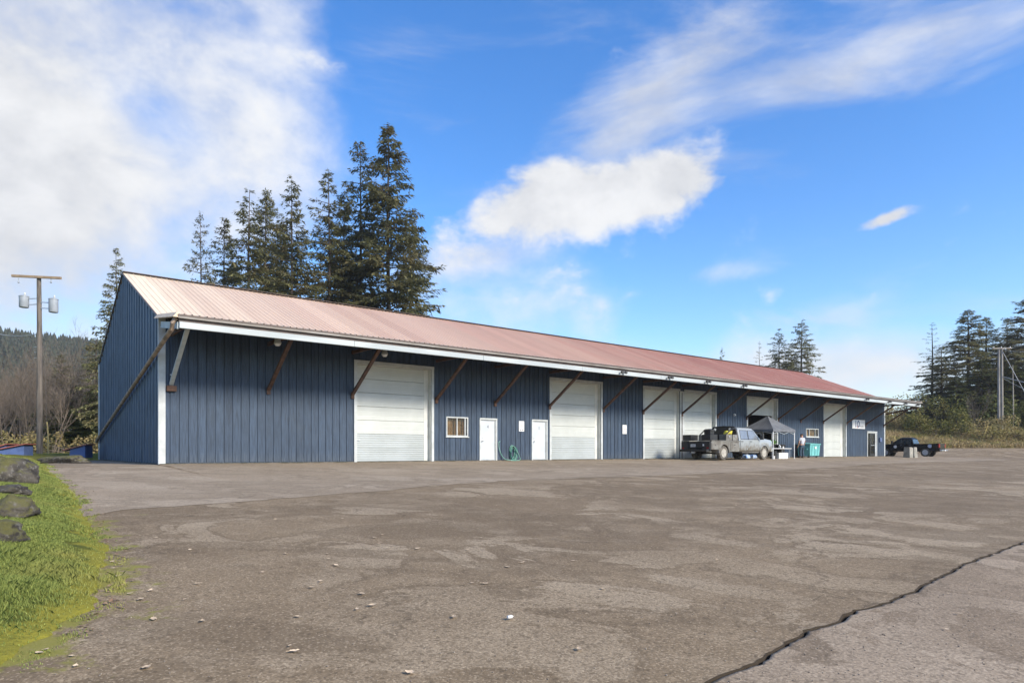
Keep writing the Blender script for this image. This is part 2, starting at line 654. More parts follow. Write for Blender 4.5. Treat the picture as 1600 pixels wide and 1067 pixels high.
M['glass'] = glass_mat('window_glass', (0.03, 0.033, 0.036), 0.04, 0.28)
M['carglass'] = glass_mat('truck_window_glass', (0.22, 0.25, 0.29), 0.06, 0.88)
M['darkglass'] = glass_mat('tinted_truck_glass', (0.02, 0.025, 0.025), 0.04, 0.96)


def muddy_paint():
    m, nt, b = nodes('silver_paint_with_mud')
    g = NG(nt)
    v = g.coord('Object')
    sep = g.n('ShaderNodeSeparateXYZ')
    g.l(v, sep.inputs[0])
    nz = g.noise(v, 3.5, 6, 0.65)
    fine = g.noise(v, 22, 4)
    h = g.math('ADD', g.math('MULTIPLY', sep.outputs[2], -1.15), g.math('MULTIPLY', nz, 1.3))
    mud = g.step(h, -0.66, 0.10)
    c = g.mix(g.step(fine, 0.4, 0.7, 0, 0.5), (0.30, 0.33, 0.345), (0.24, 0.26, 0.27))
    c = g.mix(mud, c, (0.13, 0.115, 0.088))
    g.l(c, b.inputs['Base Color'])
    g.l(g.step(mud, 0, 1, 0.32, 0.9), b.inputs['Roughness'])
    b.inputs['Coat Weight'].default_value = 0.3
    return m


M['silver'] = muddy_paint()
M['toolbox'] = pm('dusty_grey_toolbox', (0.19, 0.185, 0.168), (0.115, 0.105, 0.088), 3, 0.6)
m, nt, b = nodes('black_truck_paint')
g = NG(nt)
g.l(g.mix(g.step(g.noise(g.coord('Object'), 4, 4), 0.4, 0.8), (0.004, 0.004, 0.005), (0.009, 0.008, 0.008)), b.inputs['Base Color'])
b.inputs['Roughness'].default_value = 0.25
b.inputs['Specular IOR Level'].default_value = 0.25
b.inputs['Coat Weight'].default_value = 0.0
b.inputs['Coat Roughness'].default_value = 0.1
M['blackpaint'] = b and m


def lot_mat(name, base, dark, light, patch=True, loc=(0, 0, 0)):
    m, nt, b = nodes(name)
    g = NG(nt)
    v = g.coord('Object', (1, 1, 1), loc)
    big = g.noise(v, 0.16, 5, 0.55, 0.6)
    mid = g.noise(v, 0.42, 7, 0.62, 1.1)
    med = g.noise(v, 1.9, 6, 0.6)
    fine = g.noise(v, 55, 4, 0.7)
    vf = g.voro(v, 75)
    sepc = g.n('ShaderNodeSeparateColor')
    g.l(vf, sepc.inputs[0])
    v2 = g.voro(v, 34)
    sep2 = g.n('ShaderNodeSeparateColor')
    g.l(v2, sep2.inputs[0])
    c = g.mix(g.step(big, 0.36, 0.62), base, dark)
    if patch:
        # worn seal coat: pale lobes with ragged, partly dark rims
        rag = g.math('ADD', g.math('MULTIPLY', g.math('SUBTRACT', g.noise(v, 3.2, 6, 0.65), 0.5), 0.11), g.math('MULTIPLY', g.math('SUBTRACT', g.noise(v, 16, 4, 0.7), 0.5), 0.05))
        mid = g.math('ADD', mid, rag)
        soft = g.step(g.noise(v, 0.23, 3), 0.40, 0.62)
        c = g.mix(g.math('MULTIPLY', g.step(mid, 0.505, 0.532), g.math('ADD', 0.25, g.math('MULTIPLY', soft, 0.55))), c, light)
        rim = g.math('MULTIPLY', g.step(mid, 0.462, 0.502), g.step(mid, 0.502, 0.518, 1, 0))
        c = g.mix(g.math('MULTIPLY', rim, g.step(g.noise(v, 0.3, 3), 0.38, 0.55, 0.0, 0.75)), c, tuple(x * 0.65 for x in dark))
        # damp-looking dark patches with crisp ragged edges
        damp = g.math('ADD', g.noise(g.coord('Object', (0.75, 1.25, 1), (17, 4, 0)), 0.30, 7, 0.6, 1.4), rag)
        c = g.mix(g.step(damp, 0.535, 0.56, 0, 0.6), c, tuple(x * 0.82 for x in dark))
        # damp tracks running along the yard
        c = g.mix(g.step(g.noise(g.coord('Object', (0.10, 0.5, 1), (3, 9, 0)), 1.0, 5, 0.6, 0.8), 0.52, 0.70, 0, 0.5), c, dark)
        # hairline cracks
        vd = g.n('ShaderNodeTexVoronoi')
        vd.feature = 'DISTANCE_TO_EDGE'
        vd.inputs['Scale'].default_value = 0.45
        wv = g.n('ShaderNodeVectorMath')
        nzc = g.n('ShaderNodeTexNoise')
        nzc.inputs['Scale'].default_value = 1.6
        nzc.inputs['Detail'].default_value = 6
        g.l(v, nzc.inputs['Vector'])
        g.l(v, wv.inputs[0])
        g.l(nzc.outputs['Color'], wv.inputs[1])
        g.l(wv.outputs[0], vd.inputs['Vector'])
        hair = g.math('MULTIPLY', g.step(vd.outputs['Distance'], 0.0, 0.011, 1, 0), g.step(g.noise(v, 0.35, 4), 0.50, 0.60, 0, 0.8))
        c = g.mix(hair, c, tuple(x * 0.35 for x in dark))
    c = g.mix(g.step(med, 0.45, 0.75, 0, 0.3), c, tuple(x * 1.25 for x in light))
    # aggregate: pale and dark stones
    c = g.mix(g.step(sepc.outputs[0], 0.0, 1.0, 0, 0.6), c, tuple(x * 0.5 for x in dark))
    c = g.mix(g.math('MULTIPLY', g.step(sepc.outputs[1], 0.86, 0.9), 0.22), c, tuple(min(1, x * 1.75) for x in light))
    c = g.mix(g.math('MULTIPLY', g.step(sep2.outputs[0], 0.90, 0.92), 0.45), c, tuple(x * 0.35 for x in dark))
    c = g.mix(g.step(fine, 0.3, 0.7, 0.0, 0.30), c, tuple(x * 0.6 for x in base))
    ca = g.n('ShaderNodeAttribute')        # soil-stained lip of the crack
    ca.attribute_name = 'crack'
    c = g.mix(g.step(g.math('ADD', ca.outputs['Fac'], g.math('MULTIPLY', g.math('SUBTRACT', med, 0.5), 0.8)), 0.40, 0.85, 0, 0.95), c, tuple(x * 0.13 for x in dark))
    # moss creeping in from the verge
    at_ = g.n('ShaderNodeAttribute')
    at_.attribute_name = 'verge'
    mossn = g.noise(v, 2.3, 6, 0.7)
    mm = g.math('MULTIPLY', g.step(at_.outputs['Fac'], 0.0, 1.0), 1.0)
    mm = g.step(g.math('ADD', g.math('MULTIPLY', mm, 0.35), mossn), 0.70, 0.84, 0, 0.85)
    mm = g.math('MULTIPLY', mm, g.step(at_.outputs['Fac'], 0.02, 0.25))
    c = g.mix(mm, c, (0.21, 0.20, 0.035))
    g.l(c, b.inputs['Base Color'])
    b.inputs['Roughness'].default_value = 0.9
    b.inputs['Specular IOR Level'].default_value = 0.25
    hgt = g.math('ADD', g.math('MULTIPLY', fine, 0.6), g.math('MULTIPLY', sepc.outputs[0], 0.5))
    g.bump(hgt, 0.55, 0.012, b)
    return m


M['lot'] = lot_mat('worn_brown_asphalt', (0.290, 0.216, 0.134), (0.190, 0.136, 0.081), (0.45, 0.362, 0.25))
M['apron'] = lot_mat('grey_old_apron', (0.385, 0.305, 0.215), (0.29, 0.226, 0.155), (0.46, 0.38, 0.28), True, (13, 7, 0))
M['road'] = lot_mat('gravelly_old_asphalt', (0.345, 0.262, 0.178), (0.24, 0.18, 0.12), (0.46, 0.37, 0.27), True, (31, 3, 0))
M['dirt'] = pm('dark_soil', (0.03, 0.023, 0.017), (0.018, 0.014, 0.011), 3, 0.95, bump=0.4)


def ground_mat(name, cs, scale=0.6):
    m, nt, b = nodes(name)
    g = NG(nt)
    v = g.coord('Object')
    c = g.mix(g.step(g.noise(v, scale, 6, 0.6), 0.35, 0.65), cs[0], cs[1])
    c = g.mix(g.step(g.noise(v, scale * 3.3, 6, 0.65, 0.5), 0.48, 0.66), c, cs[2])
    c = g.mix(g.step(g.noise(v, 26, 4, 0.7), 0.35, 0.7, 0, 0.5), c, tuple(x * 0.5 for x in cs[0]))
    g.l(c, b.inputs['Base Color'])
    b.inputs['Roughness'].default_value = 0.95
    b.inputs['Specular IOR Level'].default_value = 0.15
    g.bump(g.noise(v, 18, 6, 0.7), 0.8, 0.05, b)
    return m


M['field'] = ground_mat('rough_field', ((0.09, 0.085, 0.04), (0.13, 0.105, 0.06), (0.055, 0.07, 0.025)))
M['verge'] = ground_mat('mossy_turf', ((0.12, 0.13, 0.022), (0.19, 0.18, 0.025), (0.085, 0.10, 0.02)), 1.1)
_nt = M['verge'].node_tree
_g = NG(_nt)
_b = _nt.nodes['Principled BSDF']
_src = _b.inputs['Base Color'].links[0].from_socket
_at = _g.n('ShaderNodeAttribute')
_at.attribute_name = 'verge'
_mo = _g.step(_g.math('ADD', _at.outputs['Fac'], _g.math('MULTIPLY', _g.math('SUBTRACT', _g.noise(_g.coord('Object'), 4, 5), 0.5), 1.7)), 0.3, 0.6, 0, 0.85)
_g.l(_g.mix(_mo, _src, (0.25, 0.228, 0.035)), _b.inputs['Base Color'])
M['bank'] = ground_mat('bramble_bank', ((0.26, 0.21, 0.085), (0.18, 0.17, 0.05), (0.30, 0.22, 0.11)), 0.5)
M['hill'] = ground_mat('wooded_hill', ((0.035, 0.045, 0.028), (0.05, 0.055, 0.035), (0.03, 0.04, 0.025)), 0.02)


def foliage(name, c_dark, c_light, c_alt, trans=0.25):
    m, nt, b = nodes(name)
    g = NG(nt)
    geo = g.n('ShaderNodeNewGeometry')
    oi = g.n('ShaderNodeObjectInfo')
    v = g.coord('Object')
    c = g.mix(g.step(geo.outputs['Random Per Island'], 0, 1, 0, 1, False), c_dark, c_light)
    c = g.mix(g.step(g.noise(v, 0.5, 4), 0.45, 0.68, 0, 0.7), c, c_alt)
    hsv = g.n('ShaderNodeHueSaturation')
    g.l(g.step(oi.outputs['Random'], 0, 1, 0.8, 1.2, False), hsv.inputs['Value'])
    g.l(c, hsv.inputs['Color'])
    g.l(hsv.outputs[0], b.inputs['Base Color'])
    b.inputs['Roughness'].default_value = 0.75
    b.inputs['Specular IOR Level'].default_value = 0.2
    tr = g.n('ShaderNodeBsdfTranslucent')
    g.l(hsv.outputs[0], tr.inputs[0])
    mx = g.n('ShaderNodeMixShader')
    mx.inputs[0].default_value = trans
    out = nt.nodes['Material Output']
    g.l(b.outputs[0], mx.inputs[1])
    g.l(tr.outputs[0], mx.inputs[2])
    g.l(mx.outputs[0], out.inputs[0])
    return m


M['fir'] = foliage('fir_needles', (0.085, 0.092, 0.042), (0.26, 0.25, 0.115), (0.23, 0.185, 0.095), 0.4)
M['firgreen'] = foliage('green_conifer_needles', (0.045, 0.062, 0.020), (0.15, 0.17, 0.05), (0.17, 0.16, 0.055))
M['bush'] = foliage('bush_leaves', (0.075, 0.085, 0.022), (0.21, 0.20, 0.05), (0.25, 0.20, 0.07))
M['bramble'] = foliage('bramble_leaves', (0.17, 0.13, 0.055), (0.40, 0.32, 0.15), (0.24, 0.25, 0.055), 0.3)
M['dryGrass'] = foliage('dry_grass_blades', (0.30, 0.22, 0.11), (0.55, 0.43, 0.24), (0.32, 0.31, 0.09), 0.3)
M['grass'] = foliage('grass_blades', (0.13, 0.18, 0.045), (0.38, 0.42, 0.12), (0.44, 0.40, 0.13), 0.4)
M['farfir'] = foliage('far_forest_needles', (0.02, 0.028, 0.02), (0.048, 0.056, 0.036), (0.065, 0.056, 0.04), 0.1)
M['brush'] = foliage('brush_twigs', (0.07, 0.056, 0.044), (0.22, 0.182, 0.142), (0.12, 0.125, 0.065), 0.0)
M['twig'] = pm('bare_twig_bark', (0.155, 0.122, 0.095), (0.095, 0.076, 0.06), 2, 0.9, rnd=0.25)
M['palebark'] = pm('pale_alder_bark', (0.36, 0.33, 0.28), (0.24, 0.21, 0.18), 4, 0.85)
M['bark'] = pm('fir_bark', (0.085, 0.065, 0.05), (0.05, 0.04, 0.032), 4, 0.95, bump=0.4, stretch=(3, 3, 0.6))


def rock_mat():
    m, nt, b = nodes('mossy_boulder')
    g = NG(nt)
    v = g.coord('Object')
    geo = g.n('ShaderNodeNewGeometry')
    sep = g.n('ShaderNodeSeparateXYZ')
    g.l(geo.outputs['Normal'], sep.inputs[0])
    c = g.mix(g.step(g.noise(v, 3, 6, 0.65), 0.35, 0.65), (0.022, 0.019, 0.016), (0.10, 0.088, 0.072))
    c = g.mix(g.step(g.noise(v, 14, 5), 0.54, 0.64, 0, 0.45), c, (0.22, 0.21, 0.185))
    mo = g.math('ADD', g.math('MULTIPLY', sep.outputs[2], 0.28), g.noise(v, 5, 6, 0.75))
    oi = g.n('ShaderNodeObjectInfo')
    mo = g.math('ADD', mo, g.step(oi.outputs['Random'], 0, 1, -0.12, 0.12))
    c = g.mix(g.step(mo, 0.60, 0.82, 0, 0.85), c, (0.10, 0.095, 0.025))
    g.l(c, b.inputs['Base Color'])
    b.inputs['Roughness'].default_value = 0.92
    g.bump(g.noise(v, 9, 8, 0.7), 0.9, 0.06, b)
    return m


M['rock'] = rock_mat()


# ------------------------------------------------------------------ the ground
def interp(pts, v):
    if v <= pts[0][0]:
        return pts[0][1]
    for (a, xa), (b_, xb) in zip(pts, pts[1:]):
        if v <= b_:
            return xa + (xb - xa) * (v - a) / (b_ - a)
    return pts[-1][1]


GE = [(0, 1043), (46, 1008), (92, 983), (141, 951), (152, 916), (163, 888), (170, 860), (155, 842), (141, 821), (127, 800), (117, 775), (102, 757), (81, 739), (67, 727)]
_ge = [px_ground(*p) for p in GE]
LEFT = [(-15.0, -9.5), (0.0, -5.0)] + [(p.y, p.x) for p in _ge if True]
LEFT.sort()
LEFT += [(27.0, -19.3), (35.2, -22.6), (36.0, -22.3), (60.0, 8.0), (66.0, 15.0), (90.0, 45.0)]
CK = [(1097, 1067), (1127, 1054), (1184, 1032), (1232, 1002), (1263, 986), (1307, 973), (1329, 954), (1372, 945), (1425, 923), (1464, 901), (1512, 879), (1556, 862), (1600, 846)]
_ck = [px_ground(*p) for p in CK]
CRACK = [(-15.0, -2.0), (2.0, 0.2)] + [(p.y, p.x) for p in _ck] + [(16.0, 14.5), (40.0, 40.0), (60.0, 75.0), (90.0, 150.0)]


def jag(y, a, f, k=0.0):
    return a * (mnoise.noise((y * f, k, 0.3)) + 0.5 * mnoise.noise((y * f * 3.1, k + 5, 0.7)) + 0.35 * mnoise.noise((y * f * 9, k + 9, 0.1)))


def x_left(y):
    return interp(LEFT, y) + jag(y, 0.10, 2.2) + 0.035 * mnoise.noise((y * 31, 3.7, 0.2))


def x_crack(y):
    return interp(CRACK, y) + jag(y, 0.06, 5.0, 20) + 0.022 * mnoise.noise((y * 23, 8.7, 0.2))


ROWS = list(np.arange(-15, 2.5, 1.0)) + list(np.arange(2.5, 13, 0.05)) + list(np.arange(13, 30, 0.25)) + list(np.arange(30, 88, 1.0))


def sheet(name, rows, x0, x1, ncol, zf, mat, attr=None, spread=1.0, skirt=None, crack=None):
    V, A, K = [], [], []
    for y in rows:
        a, c = x0(y), x1(y)
        for i in range(ncol):
            t = (i / (ncol - 1)) ** spread
            x = a + (c - a) * t
            if skirt == 'right':
                x = a + (c - 0.6 - a) * i / (ncol - 12)
            if skirt == 'right' and i >= ncol - 12:      # close columns and an upright lip at the right edge
                x = c - [0.6, 0.4, 0.28, 0.2, 0.14, 0.09, 0.06, 0.035, 0.018, 0.006, 0.0, 0.0][i - ncol + 12]
            V.append((x, y, zf(x, y, x - a, c - x) - (0.09 if skirt == 'right' and i == ncol - 1 else 0.0)))
            if attr:
                A.append(attr(x, y, x - a, c - x))
            if crack:
                K.append(crack(x, y, x - a, c - x))
    V = np.array(V)
    nr = len(rows)
    idx = np.arange(nr * ncol).reshape(nr, ncol)
    F = np.stack([idx[:-1, :-1], idx[:-1, 1:], idx[1:, 1:], idx[1:, :-1]], -1).reshape(-1, 4)
    me = np_mesh(name, V, F)
    if attr:
        at_ = me.attributes.new('verge', 'FLOAT', 'POINT')
        at_.data.foreach_set('value', np.array(A, np.float32))
    if crack:
        at_ = me.attributes.new('crack', 'FLOAT', 'POINT')
        at_.data.foreach_set('value', np.array(K, np.float32))
    return link(name, me, mat, None, True)


ax = np.concatenate([[-2500, -1500, -900, -500, -300, -200, -150], np.arange(-110, 131, 3.0), [150, 200, 300, 500, 900, 1500, 2500]])
ay = np.concatenate([[-600, -200, -80, -40], np.arange(-20, 131, 3.0), [150, 200, 300, 500, 900, 1500, 3000]])
V = np.array([(x, y, gz(x, y) - 0.12) for y in ay for x in ax])
idx = np.arange(len(V)).reshape(len(ay), len(ax))
F = np.stack([idx[:-1, :-1], idx[:-1, 1:], idx[1:, 1:], idx[1:, :-1]], -1).reshape(-1, 4)
struct(link('ground', np_mesh('ground', V, F), M['field'], None, True), 'rough field and soil round the lot')

# under the crack: bare soil strip, so the gap is dark earth
o = sheet('soil', [y for y in ROWS if y < 60], lambda y: x_crack(y) - 0.5, lambda y: x_crack(y) + 0.6, 6,
          lambda x, y, a, c: gz(x, y) - 0.075, M['dirt'])
struct(o, 'dark soil in the long crack between the two pavings')


def lot_z(x, y, a, c):
    z = gz(x, y) + 0.012 * mnoise.noise((x * 0.35, y * 0.35, 1.0))
    if c < 0.5 and y < 40:
        z += 0.007 * math.exp(-c / 0.10) * (0.5 + mnoise.noise((x * 4, y * 4, 0)))
    return z


o = sheet('parking_lot', ROWS, lambda y: x_left(y) - 0.25, lambda y: x_crack(y), 150, lot_z, M['lot'],
          lambda x, y, a, c: math.exp(-a / 0.9) if y < 24 else 0.0, skirt='right', crack=lambda x, y, a, c: math.exp(-max(0, c) / 0.016))
struct(o, 'worn brown asphalt yard in front of the long blue building')


def road_z(x, y, a, c):
    z = gz(x, y) - 0.004 + 0.012 * mnoise.noise((x * 0.35, y * 0.35, 1.0))
    return z - 0.05 if a < 0.02 else z


o = sheet('road', [y for y in ROWS if y < 58], lambda y: x_crack(y) + max(0.003, 0.014 + jag(y, 0.035, 2.6, 40)), lambda y: x_crack(y) + 40, 60, road_z, M['road'], None, 2.2)
struct(o, 'older gravelly paving beyond the dark crack')

# old grey apron along the building
APX = [(127, 808), (180, 797), (300, 789), (453, 778), (519, 772), (606, 765), (694, 758), (781, 752), (912, 747), (1080, 741), (1250, 733), (1390, 724)]
AP = sorted([(to_local(*px_ground(*p).xy)[0], to_local(*px_ground(*p).xy)[1]) for p in APX])
AP = [(-30, AP[0][1])] + AP + [(75, AP[-1][1] - 0.5)]
V = []
cols = np.arange(-14, 66, 0.25)
NS = 30
for lx in cols:
    se = interp(AP, lx) + jag(lx, 0.22, 0.7, 60)
    sb = -16.5 if lx < -0.05 else -0.05
    for i in range(NS):
        s_ = sb + (se - sb) * i / (NS - 1)
        p = to_world(lx, s_)
        x, y = p.x, p.y
        if y < 34:
            x = max(x, x_left(y) - 0.2)
        V.append((x, y, lot_z(x, y, 9, 9) + 0.006))
idx = np.arange(len(V)).reshape(len(cols), NS)
F = np.stack([idx[:-1, :-1], idx[:-1, 1:], idx[1:, 1:], idx[1:, :-1]], -1).reshape(-1, 4)
struct(link('apron', np_mesh('apron', np.array(V), F[:, ::-1]), M['apron'], None, True), 'paler old grey paving along the building front')


# grassy verge at the left
def bank_h(d):
    return 0.34 * (1 - math.exp(-max(0, d) / 1.1))


def verge_z(x, y, a, c):
    d = c
    z = gz(x, y) + bank_h(d) + 0.05 * mnoise.noise((x * 1.3, y * 1.3, 2.0)) * min(1, d / 0.4)
    if d < 0.02:
        z -= 0.03
    return z + 0.012


def verge_right(y):
    return x_left(y)


o = sheet('grass_verge', [y for y in ROWS if y < 64], lambda y: verge_right(y) - 55, verge_right, 70, verge_z, M['verge'], lambda x, y, a, c: 0.0)
# finer columns towards the edge
me = o.data
co = np.empty(len(me.vertices) * 3, np.float32)
me.vertices.foreach_get('co', co)
co = co.reshape(-1, 70, 3)
rw = [y for y in ROWS if y < 64]
for r_, y in enumerate(rw):
    xr = verge_right(y)
    for i in range(70):
        d = 55 * (1 - i / 69) ** 2.6
        x = xr - d
        co[r_, i] = (x, y, verge_z(x, y, 0, d))
me.vertices.foreach_set('co', co.ravel())
me.attributes['verge'].data.foreach_set('value', np.array([math.exp(-(55 * (1 - i / 69) ** 2.6) / 0.30) for _ in rw for i in range(70)], np.float32))
me.update()
struct(o, 'mossy green verge beside the asphalt')


# bank across the road at the right
def bank_edge(x):
    return 79 + 1.2 * mnoise.noise((x * 0.12, 3.3, 0))


V = []
bx = np.arange(15, 190, 1.5)
NB = 30
for x in bx:
    for i in range(NB):
        y = bank_edge(x) + 60 * (i / (NB - 1)) ** 1.8
        d = y - bank_edge(x)
        V.append((x, y, gz(x, y) - 0.02 + 2.3 * sstep(0, 13, d) + 0.25 * mnoise.noise((x * 0.3, y * 0.3, 7)) * min(1, d / 2)))
idx = np.arange(len(V)).reshape(len(bx), NB)
F = np.stack([idx[:-1, :-1], idx[:-1, 1:], idx[1:, 1:], idx[1:, :-1]], -1).reshape(-1, 4)
struct(link('embankment', np_mesh('embankment', np.array(V), F[:, ::-1]), M['bank'], None, True), 'overgrown low bank across the road')


def bank_z(x, y):
    d = y - bank_edge(x)
    return gz(x, y) + 2.3 * sstep(0, 13, d)


# wooded hill at the far left
HILL = [(-1200, 96), (-700, 84), (-327, 66), (-262, 60), (-150, 44), (0, 22), (200, 12), (500, 16), (900, 10)]


def hill_z(x, y):
    return interp(HILL, x * 420 / max(y, 200)) * sstep(120, 420, y) * (1 + 0.07 * mnoise.noise((x * 0.012, y * 0.012, 0))) - 0.3


V = []
hx = np.linspace(-900, 700, 90)
hy = np.linspace(120, 640, 40)
V = np.array([(x, y, hill_z(x, y)) for y in hy for x in hx])
idx = np.arange(len(V)).reshape(len(hy), len(hx))
F = np.stack([idx[:-1, :-1], idx[:-1, 1:], idx[1:, 1:], idx[1:, :-1]], -1).reshape(-1, 4)
struct(link('hill', np_mesh('hill', V, F), M['hill'], None, True), 'low wooded hill far behind')

# ------------------------------------------------------------------ the long building
ROOT = thing('warehouse', (CORNER.x, CORNER.y, 0), TH, 'long blue metal and timber warehouse with red and cream roof and white roll-up doors', 'building')
EAVE, RISE = 5.27, 3.2
HALF = DEP / 2
SL = RISE / HALF
CAN, CAN_Z = 3.05, 4.84


def ztop(y):
    return EAVE - 0.05 + SL * min(y, DEP - y)


GAR = [(7.50, 11.19, 4.24, 0), (18.60, 22.37, 4.28, 0), (26.12, 29.55, 4.30, 0), (30.00, 33.36, 4.30, 0), (37.25, 41.13, 4.26, 3.05), (48.38, 52.12, 4.30, 0)]
WIN = [(11.99, 13.23, 1.18, 2.11), (45.42, 47.42, 1.62, 2.28)]
MAN = [(13.99, 14.91, 2.03), (17.31, 18.25, 2.06)]
GD = (56.30, 58.10, 2.17)
OPEN = [(a, c, -1, h) for a, c, h, _ in GAR] + [(a, c, z0, z1) for a, c, z0, z1 in WIN] + [(a, c, -1, h) for a, c, h in MAN] + [(GD[0], GD[1], -1, GD[2])]


def pieces(a, c, z0, z1, ops, grow=0.0):
    cuts = sorted({a, c} | {v for o_ in ops for v in (o_[0] - grow, o_[1] + grow) if a < v < c})
    out = []
    for p, q in zip(cuts, cuts[1:]):
        if q - p < 0.004:
            continue
        m_ = (p + q) / 2
        zs = [(z0, z1)]
        for o_ in ops:
            if o_[0] - grow < m_ < o_[1] + grow:
                nz = []
                for u, w in zs:
                    if o_[2] > u:
                        nz.append((u, min(w, o_[2])))
                    if o_[3] < w:
                        nz.append((max(u, o_[3]), w))
                zs = nz
        out += [(p, q, u, w) for u, w in zs if w - u > 0.01]
    return out


mb = MB()
for p, q, u, w in pieces(0.03, LEN - 0.03, 0.0, EAVE - 0.08, OPEN):
    mb.box(p, q, 0.0, 0.14, u, w)
FW = mb.build('front_wall', M['siding'], ROOT)
BW = 0.305
nb = int(math.ceil(LEN / BW))
full_mesh = None
rng = random.Random(5)
for k in range(nb):
    a, c = k * BW + 0.016, min((k + 1) * BW - 0.016, LEN - 0.02)
    a = max(a, 0.02)
    if c - a < 0.02:
        continue
    ps = pieces(a, c, 0.07, EAVE - 0.09, OPEN)
    clean = len(ps) == 1 and abs(ps[0][1] - ps[0][0] - (BW - 0.032)) < 1e-4 and ps[0][3] - ps[0][2] > 5.0
    if clean and full_mesh is not None:
        me = full_mesh
    else:
        mb = MB()
        for p, q, u, w in ps:
            x0, x1 = p - a, q - a
            ch = min(0.008, (x1 - x0) / 3)
            mb.add([(x0, 0, u), (x0 + ch, -0.024, u), (x1 - ch, -0.024, u), (x1, 0, u), (x0, 0, w), (x0 + ch, -0.024, w), (x1 - ch, -0.024, w), (x1, 0, w)],
                   [(0, 1, 5, 4), (1, 2, 6, 5), (2, 3, 7, 6), (0, 3, 2, 1), (4, 5, 6, 7)])
        if not mb.f:
            continue
        me = mb.mesh('board')
        if clean:
            full_mesh = me
    o = link('board', me, M['siding'], FW)
    o.location = (a, -0.002 - rng.uniform(0, 0.004), 0)

# ribbed gable walls, back wall
def gable(name, x, sgn):
    prof = []
    y = 0.06
    while y < DEP - 0.1:
        prof += [(y, 0.0), (y + 0.42, 0.0), (y + 0.455, 0.045), (y + 0.545, 0.045)]
        y += 0.58
    prof.append((DEP - 0.06, 0.0))
    prof = [p for p in prof if p[0] <= DEP - 0.05]
    if not any(abs(p[0] - HALF) < 0.02 for p in prof):
        prof.append((HALF, 0.0))
        prof.sort()
    mb = MB()
    vs, fs = [], []
    for (yy, dx) in prof:
        vs += [(x + sgn * dx, yy, 0.05), (x + sgn * dx, yy, ztop(yy))]
    for i in range(len(prof) - 1):
        fs.append((2 * i, 2 * i + 2, 2 * i + 3, 2 * i + 1))
    mb.add(vs, fs)
    return mb.build(name, M['gable'], ROOT)


gable('gable_wall', 0.0, -1)
gable('gable_wall', LEN, 1)
mb = MB().box(0, LEN, DEP - 0.1, DEP, 0, ztop(DEP))
mb.build('back_wall', M['gable'], ROOT)
MB().box(-0.02, LEN + 0.02, -0.04, DEP + 0.02, -0.5, 0.045).build('foundation', pm('damp_dirty_concrete', (0.15, 0.13, 0.105), (0.07, 0.065, 0.045), 2, 0.95, bump=0.3), ROOT)
MB().box(0.2, LEN - 0.2, 4.5, 4.6, 0.05, 4.8).build('partition_wall', M['interior'], ROOT)

# roof
def rib_profile(w, n):
    pr = []
    st = w / n
    for i in range(n):
        x = i * st
        pr += [(x, 0.0), (x + st - 0.070, 0.0), (x + st - 0.048, 0.024), (x + st - 0.022, 0.024)]
    pr.append((w, 0.0))
    return pr


PW = 0.9144
RX0, RX1 = -0.06, LEN + 0.06
npan = int(round((RX1 - RX0) / PW))
PW = (RX1 - RX0) / npan
pr = rib_profile(PW, 4)
vs, fs = [], []
for (x, h) in pr:
    vs += [(x, 0.0, EAVE + h), (x, HALF, EAVE + RISE + h)]
for i in range(len(pr) - 1):
    fs.append((2 * i, 2 * i + 2, 2 * i + 3, 2 * i + 1))
RB = MB().add([(RX0, 0, EAVE - 0.012), (RX1, 0, EAVE - 0.012), (RX1, HALF, EAVE + RISE - 0.012), (RX0, HALF, EAVE + RISE - 0.012),
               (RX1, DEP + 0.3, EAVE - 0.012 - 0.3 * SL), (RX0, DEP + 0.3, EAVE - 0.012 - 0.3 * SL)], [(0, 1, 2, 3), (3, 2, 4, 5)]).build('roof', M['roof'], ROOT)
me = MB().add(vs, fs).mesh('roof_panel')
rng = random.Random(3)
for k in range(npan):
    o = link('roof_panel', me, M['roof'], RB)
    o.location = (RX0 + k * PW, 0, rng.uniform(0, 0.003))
    panel_tone = max(0.0, 0.95 - 1.05 * (k / npan) ** 0.42 + rng.uniform(-0.05, 0.05))  # panel colour runs from cream at the near end to red
    o.color = (panel_tone, panel_tone, panel_tone, 1)
# roof apron over the front: ribbed sheet, soffit, rafters
pr = rib_profile(RX1 - RX0, int(npan * 4))
vs, fs = [], []
for (x, h) in pr:
    vs += [(RX0 + x, -CAN - 0.04, CAN_Z + h), (RX0 + x, -0.004, EAVE - 0.004 + h)]
for i in range(len(pr) - 1):
    fs.append((2 * i, 2 * i + 2, 2 * i + 3, 2 * i + 1))
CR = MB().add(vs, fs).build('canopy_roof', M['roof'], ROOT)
cz = lambda s_: EAVE - (EAVE - CAN_Z) * s_ / CAN
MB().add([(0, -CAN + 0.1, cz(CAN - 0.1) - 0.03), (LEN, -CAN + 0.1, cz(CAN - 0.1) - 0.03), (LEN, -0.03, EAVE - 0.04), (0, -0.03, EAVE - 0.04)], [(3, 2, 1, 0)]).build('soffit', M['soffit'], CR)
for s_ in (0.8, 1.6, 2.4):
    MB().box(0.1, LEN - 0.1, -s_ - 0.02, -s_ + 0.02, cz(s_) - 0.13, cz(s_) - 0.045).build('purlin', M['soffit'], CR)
MB().bar((RX0, HALF, EAVE + RISE + 0.05), (RX1, HALF, EAVE + RISE + 0.05), 0.30, 0.02).build('ridge_cap', M['darktrim'], RB)
